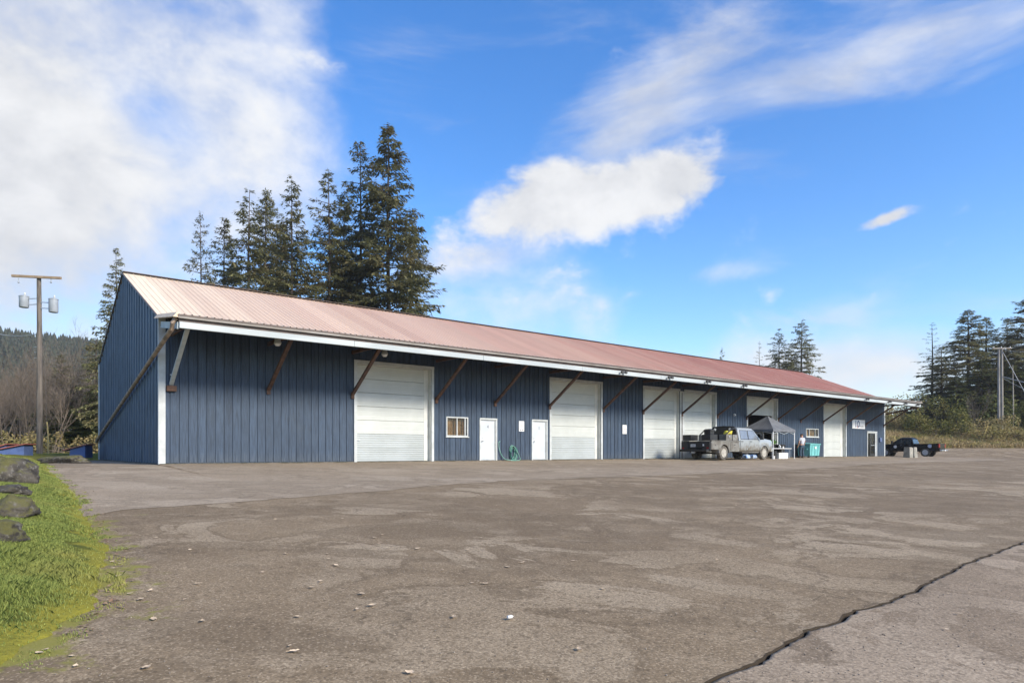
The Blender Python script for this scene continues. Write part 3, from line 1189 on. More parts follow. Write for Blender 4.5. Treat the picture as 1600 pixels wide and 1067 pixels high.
for y0, z0, y1, z1 in ((0, EAVE + 0.0, HALF, EAVE + RISE + 0.0), (DEP + 0.3, EAVE - 0.3 * SL, HALF, EAVE + RISE)):
    MB().bar((RX0 - 0.01, y0, z0 - 0.03), (RX0 - 0.01, y1, z1 - 0.03), 0.04, 0.06).build('rake_trim', M['darktrim'], RB)
    MB().bar((RX1 + 0.01, y0, z0 - 0.03), (RX1 + 0.01, y1, z1 - 0.03), 0.04, 0.06).build('rake_trim', M['darktrim'], RB)
# eave: dark drip edge, white gutter board, shadow gap, white beam in lengths
MB().box(RX0, RX1, -CAN - 0.055, -CAN - 0.02, CAN_Z - 0.055, CAN_Z - 0.002).build('drip_edge', M['darktrim'], CR)
MB().box(RX0 + 0.02, RX1 - 0.02, -CAN - 0.045, -CAN + 0.01, CAN_Z - 0.125, CAN_Z - 0.056).build('gutter_board', pm('weathered_gutter_paint', (0.27, 0.255, 0.235), (0.17, 0.15, 0.13), 1.5, 0.6, stretch=(0.4, 2, 2)), CR)
MB().box(RX0 + 0.05, RX1 - 0.05, -CAN + 0.05, -CAN + 0.09, CAN_Z - 0.24, CAN_Z - 0.02).build('gutter_back', M['darktrim'], CR)
bl = LEN / 10
for k in range(10):
    MB().box(0.0 + k * bl + 0.004, (k + 1) * bl - 0.004, -CAN + 0.02 + 0.002 * (k % 2), -CAN + 0.11, CAN_Z - 0.43, CAN_Z - 0.225).build('fascia_beam', M['beam'], CR, bevel=0.008)
# ends of the roof apron
for xe, sg in ((0.0, -1), (LEN, 1)):
    MB().add([(xe + sg * 0.20, -CAN - 0.03, CAN_Z - 0.10), (xe + sg * 0.20, -0.0, EAVE - 0.10), (xe + sg * 0.075, -0.0, EAVE + 0.06), (xe + sg * 0.075, -CAN - 0.03, CAN_Z + 0.06),
              (xe + sg * 0.02, -CAN - 0.03, CAN_Z - 0.10), (xe + sg * 0.02, -0.0, EAVE - 0.10), (xe + sg * 0.02, -0.0, EAVE + 0.06), (xe + sg * 0.02, -CAN - 0.03, CAN_Z + 0.06)],
             [(0, 1, 2, 3), (7, 6, 5, 4), (0, 3, 7, 4), (1, 5, 6, 2), (3, 2, 6, 7), (0, 4, 5, 1)]).build('end_flashing', M['flash'], CR, fix=True)  # wedge shape, outer face tilted up so it catches the sky light
    MB().bar((xe + sg * 0.02, -CAN + 0.12, CAN_Z - 0.34), (xe + sg * 0.02, -0.35, EAVE - 0.36), 0.05, 0.22).build('end_board', M['beam'], CR)
# corner boards
for (x0, x1, y0, y1, zt) in ((-0.058, 0.17, -0.036, -0.0265, EAVE - 0.06), (-0.058, -0.047, -0.0265, 0.10, EAVE - 0.06), (LEN - 0.12, LEN + 0.058, -0.036, -0.0265, EAVE - 0.06),
                             (LEN + 0.047, LEN + 0.058, -0.0265, 0.1, EAVE - 0.06), (-0.10, -0.047, DEP - 0.14, DEP + 0.06, EAVE - 0.1)):
    MB().box(x0, x1, y0, y1, 0.03, zt).build('corner_board', M['trim'], ROOT)

# braces under the roof apron
BX = [0.35, 3.78, 7.29, 11.45, 14.86, 18.47, 22.56, 26.0, 29.75, 33.6, 37.08, 41.29, 44.6, 48.2, 52.3, 55.95, 59.65]
for i, x in enumerate(BX):
    white = i == 0
    mat_ = M['beam'] if white else M['wood']
    o = MB().bar((x, -0.03, 2.86), (x, -2.72, cz(2.72) - 0.24), 0.09 if not white else 0.08, 0.14, (1, 0, 0.0)).build('brace', mat_, ROOT, bevel=0.006)
    if white:
        MB().box(x - 0.16, x + 0.16, -0.15, -0.03, 2.62, 2.82).build('brace_block', M['wood'], ROOT, bevel=0.01)
    else:
        MB().box(x - 0.07, x + 0.07, -0.09, -0.028, 2.70, 2.98).build('bracket', M['wood'], ROOT)
    MB().box(x - 0.04, x + 0.04, -2.9, -0.05, cz(2.9) - 0.27, cz(2.9) - 0.14).build('rafter', M['wood'], ROOT)
# inclined drain pipes along the gable ends
for xe, name in ((-0.17, 'drain_pipe'), (LEN + 0.17, 'drain_pipe')):
    MB().tube([(xe + (0.1 if xe < 0 else -0.1), -2.86, 4.74), (xe, -2.86, 4.56), (xe, -2.78, 4.40), (xe, DEP - 0.1, 1.08), (xe, DEP + 0.12, 0.98)], 0.075, 10).build('drain_pipe', M['wood'] if xe > 0 else pm('weathered_drain_pipe', (0.36, 0.27, 0.20), (0.16, 0.12, 0.09), 3, 0.6), ROOT, smooth=40)

# white floodlights and shop lights
FL = [20.78, 24.58, 28.07, 31.85, 48.91, 53.03, 56.23, 58.82]
for x in FL:
    o = MB().box(x - 0.06, x + 0.06, -CAN - 0.04, -CAN + 0.02, 4.52, 4.57).build('flood_light', M['black'], ROOT)
    for dx in (-0.13, 0.13):
        mb = MB().lathe([(0.035, 0.0), (0.05, -0.03), (0.085, -0.13), (0.085, -0.15)], 'y', 12, (x + dx, -CAN - 0.03, 4.54))
        mb.build('lamp_head', M['blackmetal'], o, smooth=40)
for x, y in ((3.45, -2.05), (7.75, -2.05)):
    o = MB().lathe([(0.07, 4.72), (0.075, 4.60), (0.10, 4.56), (0.125, 4.42), (0.14, 4.40)], 'z', 14, (x, y, 0)).build('soffit_lamp', M['jamb'], ROOT, smooth=40)
    MB().lathe([(0.11, 4.395), (0.12, 4.36), (0.07, 4.30)], 'z', 14, (x, y, 0)).build('lamp_lens', M['whiteplastic'], o, smooth=40)
MB().lathe([(0.09, -0.03), (0.09, -0.10), (0.05, -0.16)], 'y', 12, (35.55, 0, 3.0)).build('wall_lamp', M['whiteplastic'], ROOT, smooth=40)
MB().box(58.62, 59.0, -0.14, -0.03, 1.35, 1.72).build('wall_box', M['ink_blue'], ROOT, bevel=0.01)
MB().box(0.29, 0.41, -0.17, -0.152, 3.18, 3.22).build('junction_fitting', M['steel'], ROOT)


# garage doors
def frame_trim(parent, x0, x1, z1, w=0.13, d=0.05, sides=(True, True), mat_=None):
    mat_ = mat_ or M['trim']
    if sides[0]:
        MB().box(x0 - w, x0, -d, 0.02, 0.03, z1).build('frame', mat_, parent)
    if sides[1]:
        MB().box(x1, x1 + w, -d, 0.02, 0.03, z1).build('frame', mat_, parent)
    MB().box(x0 - (w if sides[0] else 0), x1 + (w if sides[1] else 0), -d - 0.012, 0.02, z1 + 0.001, z1 + w).build('frame', mat_, parent)


def section_mesh(w, h, ribs):
    prof = []
    if ribs == 0:
        prof = [(0.0, 0.02), (0.012, 0.0), (h - 0.012, 0.0), (h, 0.02)]
        n = 3
        prof = [(0.0, 0.02), (0.010, 0.0)]
        for j in range(1, n):
            z = h * j / n
            prof += [(z - 0.02, 0.0), (z, 0.0035), (z + 0.02, 0.0)]
        prof += [(h - 0.010, 0.0), (h, 0.02)]
    else:
        prof = [(0.0, 0.02)]
        st = h / ribs
        for j in range(ribs):
            z = j * st
            prof += [(z + 0.008, 0.0), (z + st * 0.55, 0.0), (z + st * 0.68, 0.013), (z + st * 0.95, 0.013)]
        prof += [(h, 0.02)]
    vs, fs = [], []
    for z, d in prof:
        vs += [(0, d, z), (w, d, z)]
    for i in range(len(prof) - 1):
        fs.append((2 * i, 2 * i + 1, 2 * i + 3, 2 * i + 2))
    k = len(vs)
    vs += [(0, 0.05, 0), (w, 0.05, 0), (w, 0.05, h), (0, 0.05, h)]
    fs += [(k + 1, k, k + 3, k + 2), (0, k, k + 1, 1), (2 * len(prof) - 2, 2 * len(prof) - 1, k + 2, k + 3)]
    return MB().add(vs, fs).mesh('door_panel')


for i, (x0, x1, zt, zb) in enumerate(GAR):
    mb = MB().box(x0, x0 + 0.03, 0.022, 0.34, 0.046, zt).box(x1 - 0.03, x1, 0.022, 0.34, 0.046, zt).box(x0 + 0.03, x1 - 0.03, 0.022, 0.34, zt - 0.03, zt)
    gdr = mb.build('garage_door', M['jamb'], ROOT)
    frame_trim(gdr, x0, x1, zt, sides=(i != 3, i != 2) if i in (2, 3) else (True, True))
    w = x1 - x0 - 0.30 if i != 5 else x1 - x0 - 0.5
    nsec = 7
    h = (zt - 0.08) / nsec
    ms_p, ms_r = section_mesh(w, h - 0.006, 0), section_mesh(w, h - 0.006, 6)
    for k in range(nsec):
        z = 0.05 + k * h
        if zb:
            z += zb
            if z > zt - 0.15:
                break
        low = k < 2 and not zb
        if i == 5:
            low = True
        o = link('door_panel', ms_r if low else ms_p, None, gdr)
        if len(o.data.materials) == 0:
            o.data.materials.append(M['doorlow'] if low and i != 5 else M['doorwhite'])
        o.location = (x0 + 0.03, 0.20, z)
    # right-hand track cover
    MB().box(x0 + 0.03 + w + 0.006, x1 - 0.031, 0.20, 0.26, 0.05, zt - 0.035).build('track_cover', M['jamb'], gdr)
    if i != 4:
        MB().box(x0 + 0.09, x0 + 0.09 + 0.16, 0.165, 0.199, 0.95, 1.0).build('handle', M['steel'], gdr)
# middle post between the twin doors
MB().box(29.55, 30.0, -0.055, -0.026, 0.03, 4.30).build('post_cover', M['trim'], ROOT)
MB().box(29.70, 29.74, -0.085, -0.056, 0.03, 4.2).build('conduit', M['darktrim'], ROOT)


# windows: white frame, mullion, panes, blind behind
def window(x0, x1, z0, z1, bars, curtain):
    mb = MB()
    t, d0, d1 = 0.055, -0.055, 0.10
    mb.box(x0, x1, d0, d1, z0, z0 + t).box(x0, x1, d0, d1, z1 - t, z1).box(x0, x0 + t, d0, d1, z0 + t, z1 - t).box(x1 - t, x1, d0, d1, z0 + t, z1 - t)
    wd = mb.build('window', M['trim'], ROOT)
    edges = [x0 + t] + [x0 + (x1 - x0) * b_ for b_ in bars] + [x1 - t]
    for b_ in bars:
        xm = x0 + (x1 - x0) * b_
        MB().box(xm - 0.025, xm + 0.025, -0.045, 0.06, z0 + t, z1 - t).build('mullion', M['trim'], wd)
    for p, q in zip(edges, edges[1:]):
        MB().box(p + 0.025, q - 0.025, 0.005, 0.013, z0 + t, z1 - t).build('pane', M['glass'], wd)
    MB().box(x0 - 0.04, x1 + 0.04, -0.085, -0.027, z0 - 0.045, z0 - 0.001).build('sill', M['trim'], wd)
    if curtain:
        mb = MB()
        n = 26
        vs, fs = [], []
        for k in range(n + 1):
            x = x0 + (x1 - x0) * k / n
            yy = 0.19 + 0.018 * math.sin(k * 1.9)
            vs += [(x, yy, z0 - 0.1), (x, yy, z1 + 0.1)]
        for k in range(n):
            fs.append((2 * k, 2 * k + 2, 2 * k + 3, 2 * k + 1))
        mb.add(vs, fs)
        mb.build('curtain', M['curtain'], wd)
    return wd


window(*WIN[0], (0.49, 0.86), True)
window(*WIN[1], (0.26, 0.72), True)

# plain white doors
for i, (x0, x1, zt) in enumerate(MAN):
    d = MB().box(x0 + 0.045, x1 - 0.045, 0.02, 0.065, 0.09, zt - 0.045).build('door', M['mandoor'], ROOT, bevel=0.004)
    MB().box(x0, x0 + 0.04, -0.01, 0.12, 0.046, zt).box(x1 - 0.04, x1, -0.01, 0.12, 0.046, zt).box(x0 + 0.04, x1 - 0.04, -0.01, 0.12, zt - 0.04, zt).build('door_jamb', M['trim'], d)
    frame_trim(d, x0, x1, zt, 0.075, 0.045)
    MB().box(x0 + 0.04, x1 - 0.04, 0.0, 0.10, 0.046, 0.088).build('threshold', M['steel'], d)
    mb = MB().lathe([(0.03, 0.019), (0.03, 0.005), (0.012, 0.0), (0.012, -0.03), (0.032, -0.04), (0.032, -0.07), (0.015, -0.082)], 'y', 12, (x0 + 0.12, 0, 1.0))
    mb.build('handle', M['steel'], d, smooth=40)
    MB().lathe([(0.028, 0.019), (0.028, 0.0), (0.01, -0.006)], 'y', 12, (x0 + 0.12, 0, 1.16)).build('lock', M['steel'], d, smooth=40)
    o = text('door_number', '4' if i == 0 else '1', 0.22, M['ink_dark'], d)
    o.location = ((x0 + x1) / 2, 0.016, 1.62)
    o.rotation_euler = (R(90), 0, 0)

# glazed entrance door with side light
x0, x1, zt = GD
mb = MB().box(x0, x0 + 0.07, -0.02, 0.1, 0.046, zt).box(x1 - 0.22, x1, -0.02, 0.1, 0.046, zt).box(x0 + 0.07, x1 - 0.22, -0.02, 0.1, zt - 0.07, zt)
d = mb.build('entrance_door', M['trim'], ROOT)
frame_trim(d, x0, x1, zt, 0.10, 0.05)
xm = x0 + 0.55
MB().box(xm, xm + 0.09, 0.0, 0.08, 0.05, zt - 0.071).build('mullion', M['black'], d)
MB().box(x0 + 0.071, xm, 0.03, 0.04, 0.05, zt - 0.071).build('pane', M['glass'], d)
mb = MB().box(xm + 0.091, xm + 0.19, 0.02, 0.07, 0.06, zt - 0.08).box(x1 - 0.33, x1 - 0.221, 0.02, 0.07, 0.06, zt - 0.08).box(xm + 0.19, x1 - 0.33, 0.02, 0.07, 0.06, 0.3).box(xm + 0.19, x1 - 0.33, 0.02, 0.07, zt - 0.2, zt - 0.08)
mb.build('door_leaf', M['black'], d)
MB().box(xm + 0.19, x1 - 0.33, 0.04, 0.05, 0.3, zt - 0.2).build('pane', M['glass'], d)
MB().box(xm + 0.19, x1 - 0.33, -0.02, 0.02, 1.0, 1.05).build('push_bar', M['steel'], d)

# ------------------------------------------------------------------ trees
def conifer_mesh(seed, H, Rd, cb=0.12, dens=1.0, droop=0.25, spr=0.7, thin_top=0.0, skew=0.0, per=5.2):
    """needle sprays spread through the crown of a fir; returns crown mesh, trunk mesh"""
    rg = np.random.default_rng(seed)
    P, Q, Wd, Nn = [], [], [], []
    tb = MB()
    r0 = 0.007 * H + 0.03
    tb.tube([(0, 0, -0.6), (0, 0, H * 0.35), (0.02 * H * 0.2, 0, H * 0.7), (0, 0, H * 0.985)], [r0, r0 * 0.75, r0 * 0.42, 0.02], 7)
    nbr = int(H * per * 1.9 * dens)
    gaps = rg.uniform(0, 1, 5)
    for i in range(nbr):
        rel = (i + rg.uniform(0, 1)) / nbr
        rel = rel ** 0.92
        h = H * (cb + (0.985 - cb) * rel)
        keep = 1.0
        if thin_top and rel > 1 - thin_top:
            keep = 0.75
        if any(abs(rel - gp) < 0.012 for gp in gaps):
            keep *= 0.25
        if rg.uniform() > keep:
            continue
        a = rg.uniform(0, 2 * math.pi)
        prof = (1 - rel) ** 0.78 * min(1.0, 0.62 + 1.5 * rel) + 0.03
        L = Rd * prof * rg.uniform(0.5, 1.12) * (1 + 0.22 * math.sin(3 * a + 7 * rel + seed)) * (1 + skew * math.cos(a))
        if rg.uniform() < 0.08:
            L *= 1.25
        e = math.tan(-0.15 + 0.75 * rel ** 2)
        n = max(6, int((L * 25 + 8) * dens))
        p = rg.uniform(0.12, 1.0, n) ** 0.8
        dr = droop * rg.uniform(0.6, 1.4)
        zc = h + L * (e * p - dr * p ** 2 + 0.12 * p ** 4)
        d = np.array([math.cos(a), math.sin(a), 0])
        sd = np.array([-math.sin(a), math.cos(a), 0])
        lat = rg.normal(0, 1, n) * (0.085 * L * (1.05 - p) + 0.10)
        base = d[None] * (L * p)[:, None] + sd[None] * lat[:, None]
        base[:, 2] = zc + rg.normal(0, 0.07, n) - np.abs(lat) * 0.25
        ang = rg.normal(0, 0.75, n) + np.sign(lat) * 0.35
        dirv = d[None] * np.cos(ang)[:, None] + sd[None] * np.sin(ang)[:, None]
        dirv[:, 2] = rg.normal(-0.28, 0.36, n)
        ln = spr * rg.uniform(0.55, 1.25, n) * (0.55 + 0.45 * (1 - rel))
        P.append(base)
        Q.append(dirv * ln[:, None])
        Wd.append(ln * rg.uniform(0.11, 0.24, n))
        Nn.append(rg.normal(0, 1, (n, 3)) * np.array([0.5, 0.5, 0.35]) + np.array([0, 0, 1.0]))
        if rg.uniform() < 0.55:
            tb.tube([(0, 0, h), tuple(d * L * 0.5 + np.array([0, 0, h + L * (e * .5 - dr * .25)])), tuple(d * L * 0.95 + np.array([0, 0, h + L * (e * .95 - dr * .9 + 0.1)]))], [0.05 * L ** 0.5 * 0.7 + 0.012, 0.03, 0.008], 3, False)
    P, Q, Wd, Nn = map(np.concatenate, (P, Q, Wd, Nn))
    side = np.cross(Q, Nn)
    side /= (np.linalg.norm(side, axis=1)[:, None] + 1e-9)
    side *= Wd[:, None]
    m = len(P)
    sag = np.zeros((m, 3))
    sag[:, 2] = -0.12 * np.linalg.norm(Q, axis=1)
    V = np.stack([P, P + Q * 0.45 + side, P + Q + sag, P + Q * 0.5 - side], 1).reshape(-1, 3)
    F = np.arange(4 * m).reshape(m, 4)
    return np_mesh('crown', V, F), tb.mesh('trunk')


def tree(name, loc, crown, trunk, mat, tmat, label, group=None, rz=0.0, sc=(1, 1, 1)):
    t = thing(name, loc, rz, label, 'tree', group)
    t.scale = sc
    link('trunk', trunk, tmat, t, True)
    link('crown', crown, mat, t)
    return t


VAR = {}


def variant(kind, seed):
    k = (kind, seed)
    if k not in VAR:
        H = 30.0
        if kind == 'full':
            VAR[k] = conifer_mesh(seed, H, 6.0, 0.06, 1.15, 0.26, 0.56)
        elif kind == 'open':
            VAR[k] = conifer_mesh(seed, H, 5.4, 0.10, 0.95, 0.30, 0.54, 0.2)
        elif kind == 'sparse':
            VAR[k] = conifer_mesh(seed, H, 5.0, 0.22, 0.72, 0.24, 0.50, 0.25, per=4.2)
        elif kind == 'snag':
            VAR[k] = conifer_mesh(seed, H, 4.0, 0.20, 0.46, 0.15, 0.45, 0.3, per=3.6)
        elif kind == 'cedar':
            VAR[k] = conifer_mesh(seed, H, 7.5, 0.02, 1.0, 0.38, 0.75)
    return VAR[k]


def plant(px, top, Z, half_px, kind, seed, label, group, base_z=0.0, mat='fir', name='fir_tree', rz=0.0):
    k = (px - 800) / FPX
    H = CAMZ + (HZ - top) / FPX * Z - base_z
    c, t_ = variant(kind, seed)
    nat = {'full': 6.0, 'open': 5.4, 'sparse': 5.0, 'snag': 4.0, 'cedar': 7.5}[kind]
    rad = half_px * Z / FPX * 1.5
    return tree(name, (k * Z, Z, base_z), c, t_, M[mat], M['bark'], label, group, rz, (rad / nat, rad / nat, H / 30.0))


G1 = 'tall firs behind the building'
plant(181, 383, 48, 38, 'open', 1, 'thin open fir rising beside the near gable end', None)
plant(313, 325, 60, 36, 'sparse', 2, 'small open-branched fir, leftmost above the roof ridge', G1, rz=1)
plant(350, 334, 66, 50, 'open', 3, 'short dark fir second from left above the roof ridge', G1, rz=2)
plant(390, 291, 62, 66, 'open', 4, 'bushy fir third from left above the roof ridge', G1, rz=3)
plant(416, 292, 72, 52, 'full', 5, 'narrow fir fourth from left above the roof ridge', G1, rz=4)
plant(456, 269, 64, 56, 'open', 6, 'fir with bare gap below its pointed top, left of the wide gap', G1, rz=5)
plant(438, 345, 76, 64, 'full', 3, 'low dense fir filling in behind the left cluster', G1, rz=5.5)
plant(513, 262, 68, 64, 'open', 7, 'dense round-topped fir right of the sky gap', G1, rz=0.5)
plant(538, 290, 74, 62, 'full', 8, 'dark fir tucked between the right cluster', G1, rz=2.2)
plant(563, 214, 70, 62, 'open', 9, 'slim second-tallest fir behind the roof', G1, rz=1.4)
plant(608, 189, 68, 86, 'full', 10, 'tallest broad fir behind the middle of the roof', G1, rz=2.9)
plant(640, 330, 72, 62, 'open', 11, 'rightmost low fir beside the tallest one', G1, rz=0.2)
G2 = 'firs behind the far part of the roof'
plant(1128, 540, 100, 12, 'sparse', 2, 'tiny lone fir top poking above the red roof', G2)
plant(1186, 531, 110, 16, 'snag', 12, 'nearly bare snag above the red roof', G2)
plant(1217, 511, 104, 34, 'open', 4, 'left fir of the pair above the far roof', G2, rz=1)
plant(1236, 535, 108, 26, 'open', 9, 'shorter fir between the pair above the far roof', G2, rz=4)
plant(1253, 497, 102, 40, 'open', 6, 'taller right fir of the pair above the far roof', G2, rz=2)
G3 = 'conifers across the road'
RT = [(1456, 502, 104, 26, 'snag', 12, 'fir', 'spindly nearly bare conifer at left of the roadside wood'),
      (1471, 540, 100, 40, 'open', 7, 'fir', 'conifer right of the spindly one at the edge of the roadside wood'),
      (1512, 482, 102, 56, 'full', 10, 'fir', 'tall dark conifer left of the twin poles'),
      (1541, 493, 108, 48, 'open', 11, 'fir', 'tall conifer directly behind the twin poles'),
      (1573, 496, 110, 42, 'open', 9, 'fir', 'dark conifer just right of the twin poles'),
      (1604, 462, 104, 62, 'full', 8, 'fir', 'tallest conifer at the right edge of the picture'),
      (1655, 470, 108, 60, 'full', 5, 'fir', 'conifer cut off beyond the right picture edge'),
      (1535, 560, 96, 48, 'cedar', 13, 'firgreen', 'light green drooping cedar behind the bank'),
      (1495, 588, 95, 42, 'cedar', 14, 'firgreen', 'low olive cedar left of the drooping one'),
      (1580, 570, 95, 50, 'cedar', 15, 'firgreen', 'dark green cedar behind the thin white trunk'),
      (1448, 618, 98, 36, 'cedar', 14, 'firgreen', 'small cedar near the roof corner at right'),
      (1618, 560, 94, 50, 'cedar', 13, 'fir', 'dark cedar partly cut by the right picture edge'),
      (1410, 640, 118, 34, 'open', 3, 'fir', 'small far conifer under the roof overhang at right')]
for (px, top, Z, hp, kd, sd, mt, lb) in RT:
    k = (px - 800) / FPX
    plant(px, top, Z, hp, kd, sd, lb, G3, bank_z(k * Z, Z) - 0.2, mt, 'conifer_tree' if kd != 'cedar' else 'cedar_tree', rz=(px % 7))
plant(96, 552, 58, 38, 'open', 7, 'slim green conifer standing behind the utility pole', None, mat='firgreen', rz=1.0)
plant(150, 520, 62, 36, 'open', 4, 'dark conifer half hidden behind the near gable end', None, rz=2.0)
plant(118, 600, 52, 40, 'cedar', 14, 'low green cedar between the pole and the gable end', None, mat='firgreen', rz=2.5)
plant(28, 585, 72, 42, 'open', 9, 'dim green conifer in the thicket left of the utility pole', None, mat='fir', rz=0.7)
plant(140, 610, 50, 34, 'cedar', 15, 'dark green cedar right against the near gable end', None, mat='firgreen', rz=4.5)


# bare broadleaf trees
def bare_mesh(seed, H, lean=0.12, stems=2, depth=4, bush=1.0):
    rg = random.Random(seed)
    mb = MB()

    def grow(p, d, L, r, lev):
        n = 3
        pts, rad = [p], [r]
        q, dd = p.copy(), d.copy()
        for i in range(n):
            dd = (dd + Vector((rg.gauss(0, 0.14), rg.gauss(0, 0.14), rg.gauss(0.05, 0.08)))).normalized()
            q = q + dd * (L / n)
            pts.append(q.copy())
            rad.append(r * (1 - 0.62 * (i + 1) / n))
        mb.tube(pts, rad, 5 if lev == 0 else 3, False)
        if lev >= depth:
            return
        kids = [5, 4, 4, 3][min(lev, 3)]
        kids = max(2, int(round(kids * bush * rg.uniform(0.8, 1.3))))
        for k in range(kids):
            t = rg.uniform(0.3, 1.0)
            i = min(n - 1, int(t * n))
            b0 = pts[i].lerp(pts[i + 1], t * n - i)
            nd = (dd + Vector((rg.gauss(0, 0.42), rg.gauss(0, 0.42), rg.gauss(0.35, 0.22)))).normalized()
            grow(b0, nd, L * rg.uniform(0.42, 0.68), max(0.006, r * (1 - 0.6 * t) * 0.55), lev + 1)

    for s_ in range(stems):
        d = Vector((rg.gauss(0, lean), rg.gauss(0, lean), 1)).normalized()
        grow(Vector((rg.uniform(-0.3, 0.3), rg.uniform(-0.3, 0.3), -0.2)), d, H * rg.uniform(0.45, 0.62), 0.0085 * H ** 0.8 + 0.012, 0)
    return mb.mesh('trunk')


BARE = [bare_mesh(21 + i, 9.0, 0.07, 2 + i % 2, 4, 0.95) for i in range(4)]
rng = random.Random(8)
LB = 'bare brown alder in the thicket at the far left'
for i in range(46):
    px = rng.uniform(-40, 165)
    Z = rng.uniform(46, 78)
    H = rng.uniform(8.5, 12.0) * (1.0 if Z > 55 else 0.8)
    o = link('bare_alder', BARE[i % 4], M['twig'])
    k = (px - 800) / FPX
    o.location = (k * Z, Z, 0.0)
    o.rotation_euler = (0, 0, rng.uniform(0, 6))
    o.scale = (H / 9,) * 3
    tag(o, LB, 'tree', 'bare alders in the left thicket')
for i, (px, base, top, Z, lb) in enumerate([(1524, 678, 600, 88, 'pale slender bare trunk standing on the bank left of the twin poles'),
                                            (1440, 690, 610, 92, 'bare branching sapling behind the black pickup'),
                                            (1600, 685, 590, 93, 'bare grey sapling at the right edge above the bank')]):
    k = (px - 800) / FPX
    bz = bank_z(k * Z, Z)
    o = link('bare_sapling', BARE[(i + 1) % 4], M['palebark'] if i != 1 else M['twig'])
    H = CAMZ + (HZ - top) / FPX * Z - bz
    o.location = (k * Z, Z, bz)
    o.scale = (H / 13, H / 13, H / 8.5)
    tag(o, lb, 'tree')


# brush thickets: masses of upright twigs and leaves
def twig_stuff(name, pts, hmin, hmax, w, mat, seed, spread=0.25, label=None, bend=0.3):
    rg = np.random.default_rng(seed)
    P = np.array(pts)
    n = len(P)
    h = rg.uniform(hmin, hmax, n)
    a = rg.uniform(0, 2 * math.pi, n)
    dx = np.stack([np.cos(a), np.sin(a), np.zeros(n)], 1) * w * rg.uniform(0.6, 1.4, n)[:, None]
    tip = np.stack([rg.normal(0, spread, n) * h, rg.normal(0, spread, n) * h, h], 1)
    mid = tip * np.array([0.35, 0.35, 0.55])
    V = np.stack([P - dx, P + dx, P + mid + dx * 0.7, P + tip, P + mid - dx * 0.7], 1).reshape(-1, 3)
    F = (np.arange(n) * 5)[:, None] + np.array([[0, 1, 2, 3, 4]])
    o = link(name, np_mesh(name, V, F), mat)
    struct(o, label, 'stuff')
    return o


rg = np.random.default_rng(4)
pts = []
for i in range(9000):
    px, Z = rg.uniform(-60, 175), rg.uniform(44, 80)
    k = (px - 800) / FPX
    hm = 3.2 + 2.6 * mnoise.noise((k * Z * 0.22, Z * 0.22, 4.0))
    pts.append((k * Z, Z, rg.uniform(0, 1) * 0.5))
twig_stuff('brush_thicket', pts, 0.3, 1.0, 0.006, M['brush'], 5, 0.22, 'low brown brush under the bare trees at the left')


def leaf_stuff(name, C, size, mat, seed, label, kind='stuff'):
    rg = np.random.default_rng(seed)
    C = np.array(C)
    n = len(C)
    d = rg.normal(0, 1, (n, 3))
    d /= np.linalg.norm(d, axis=1)[:, None]
    u = np.cross(d, rg.normal(0, 1, (n, 3)))
    u /= np.linalg.norm(u, axis=1)[:, None]
    L = size * rg.uniform(0.5, 1.3, n)[:, None]
    V = np.stack([C, C + d * L * 0.5 + u * L * 0.28, C + d * L, C + d * L * 0.5 - u * L * 0.28], 1).reshape(-1, 3)
    me = np_mesh(name, V, np.arange(4 * n).reshape(n, 4))
    if kind == 'mesh':
        return me
    return struct(link(name, me, mat), label, 'stuff')


# dry grass and bramble on the bank
pts, lv = [], []
for i in range(26000):
    px, t = rg.uniform(1375, 1640), rg.uniform(0, 1)
    k = (px - 800) / FPX
    y = 79 + 15 * t
    x = k * y
    y = bank_edge(x) + 0.15 + 15 * t
    pts.append((x, y, bank_z(x, y) - 0.05))
    if i % 2 == 0 and mnoise.noise((x * 0.25, y * 0.25, 1)) > -0.05:
        lv.append((x, y, bank_z(x, y) + rg.uniform(0, 0.5 + 0.5 * max(0, mnoise.noise((x * 0.3, y * 0.3, 3))))))
twig_stuff('dry_grass', pts, 0.3, 0.85, 0.03, M['dryGrass'], 9, 0.3, 'tall dry grass on the bank across the road')
leaf_stuff('bramble', lv, 0.30, M['bramble'], 10, 'low bramble covering the bank across the road')


def shrub(px, Z, bz, w, h, n, size, mat, seed, label, name='shrub'):
    rg = np.random.default_rng(seed)
    k = (px - 800) / FPX
    C = []
    blobs = [(rg.normal(0, 0.42) * w, rg.normal(0, 0.42) * w, h * rg.uniform(0.25, 0.85), rg.uniform(0.25, 0.5)) for _ in range(9)]
    for i in range(n):
        bx_, by_, bz_, br = blobs[i % 9]
        v = rg.normal(0, 1, 3)
        v *= br * min(w, h) * rg.uniform(0.4, 1) ** 0.5 / np.linalg.norm(v)
        C.append((bx_ + v[0], by_ + v[1], max(0.03, bz_ + v[2])))
    t = thing(name, (k * Z, Z, bz), 0, label, 'shrub', None)
    link('crown', leaf_stuff('crown', C, size, None, seed, '', 'mesh'), mat, t)
    mb = MB()
    for b_ in blobs:
        mb.tube([(0, 0, -0.1), (b_[0] * 0.5, b_[1] * 0.5, b_[2] * 0.6), (b_[0], b_[1], b_[2])], [0.04, 0.025, 0.008], 4, False)
    mb.build('stem', M['twig'], t)
    return t


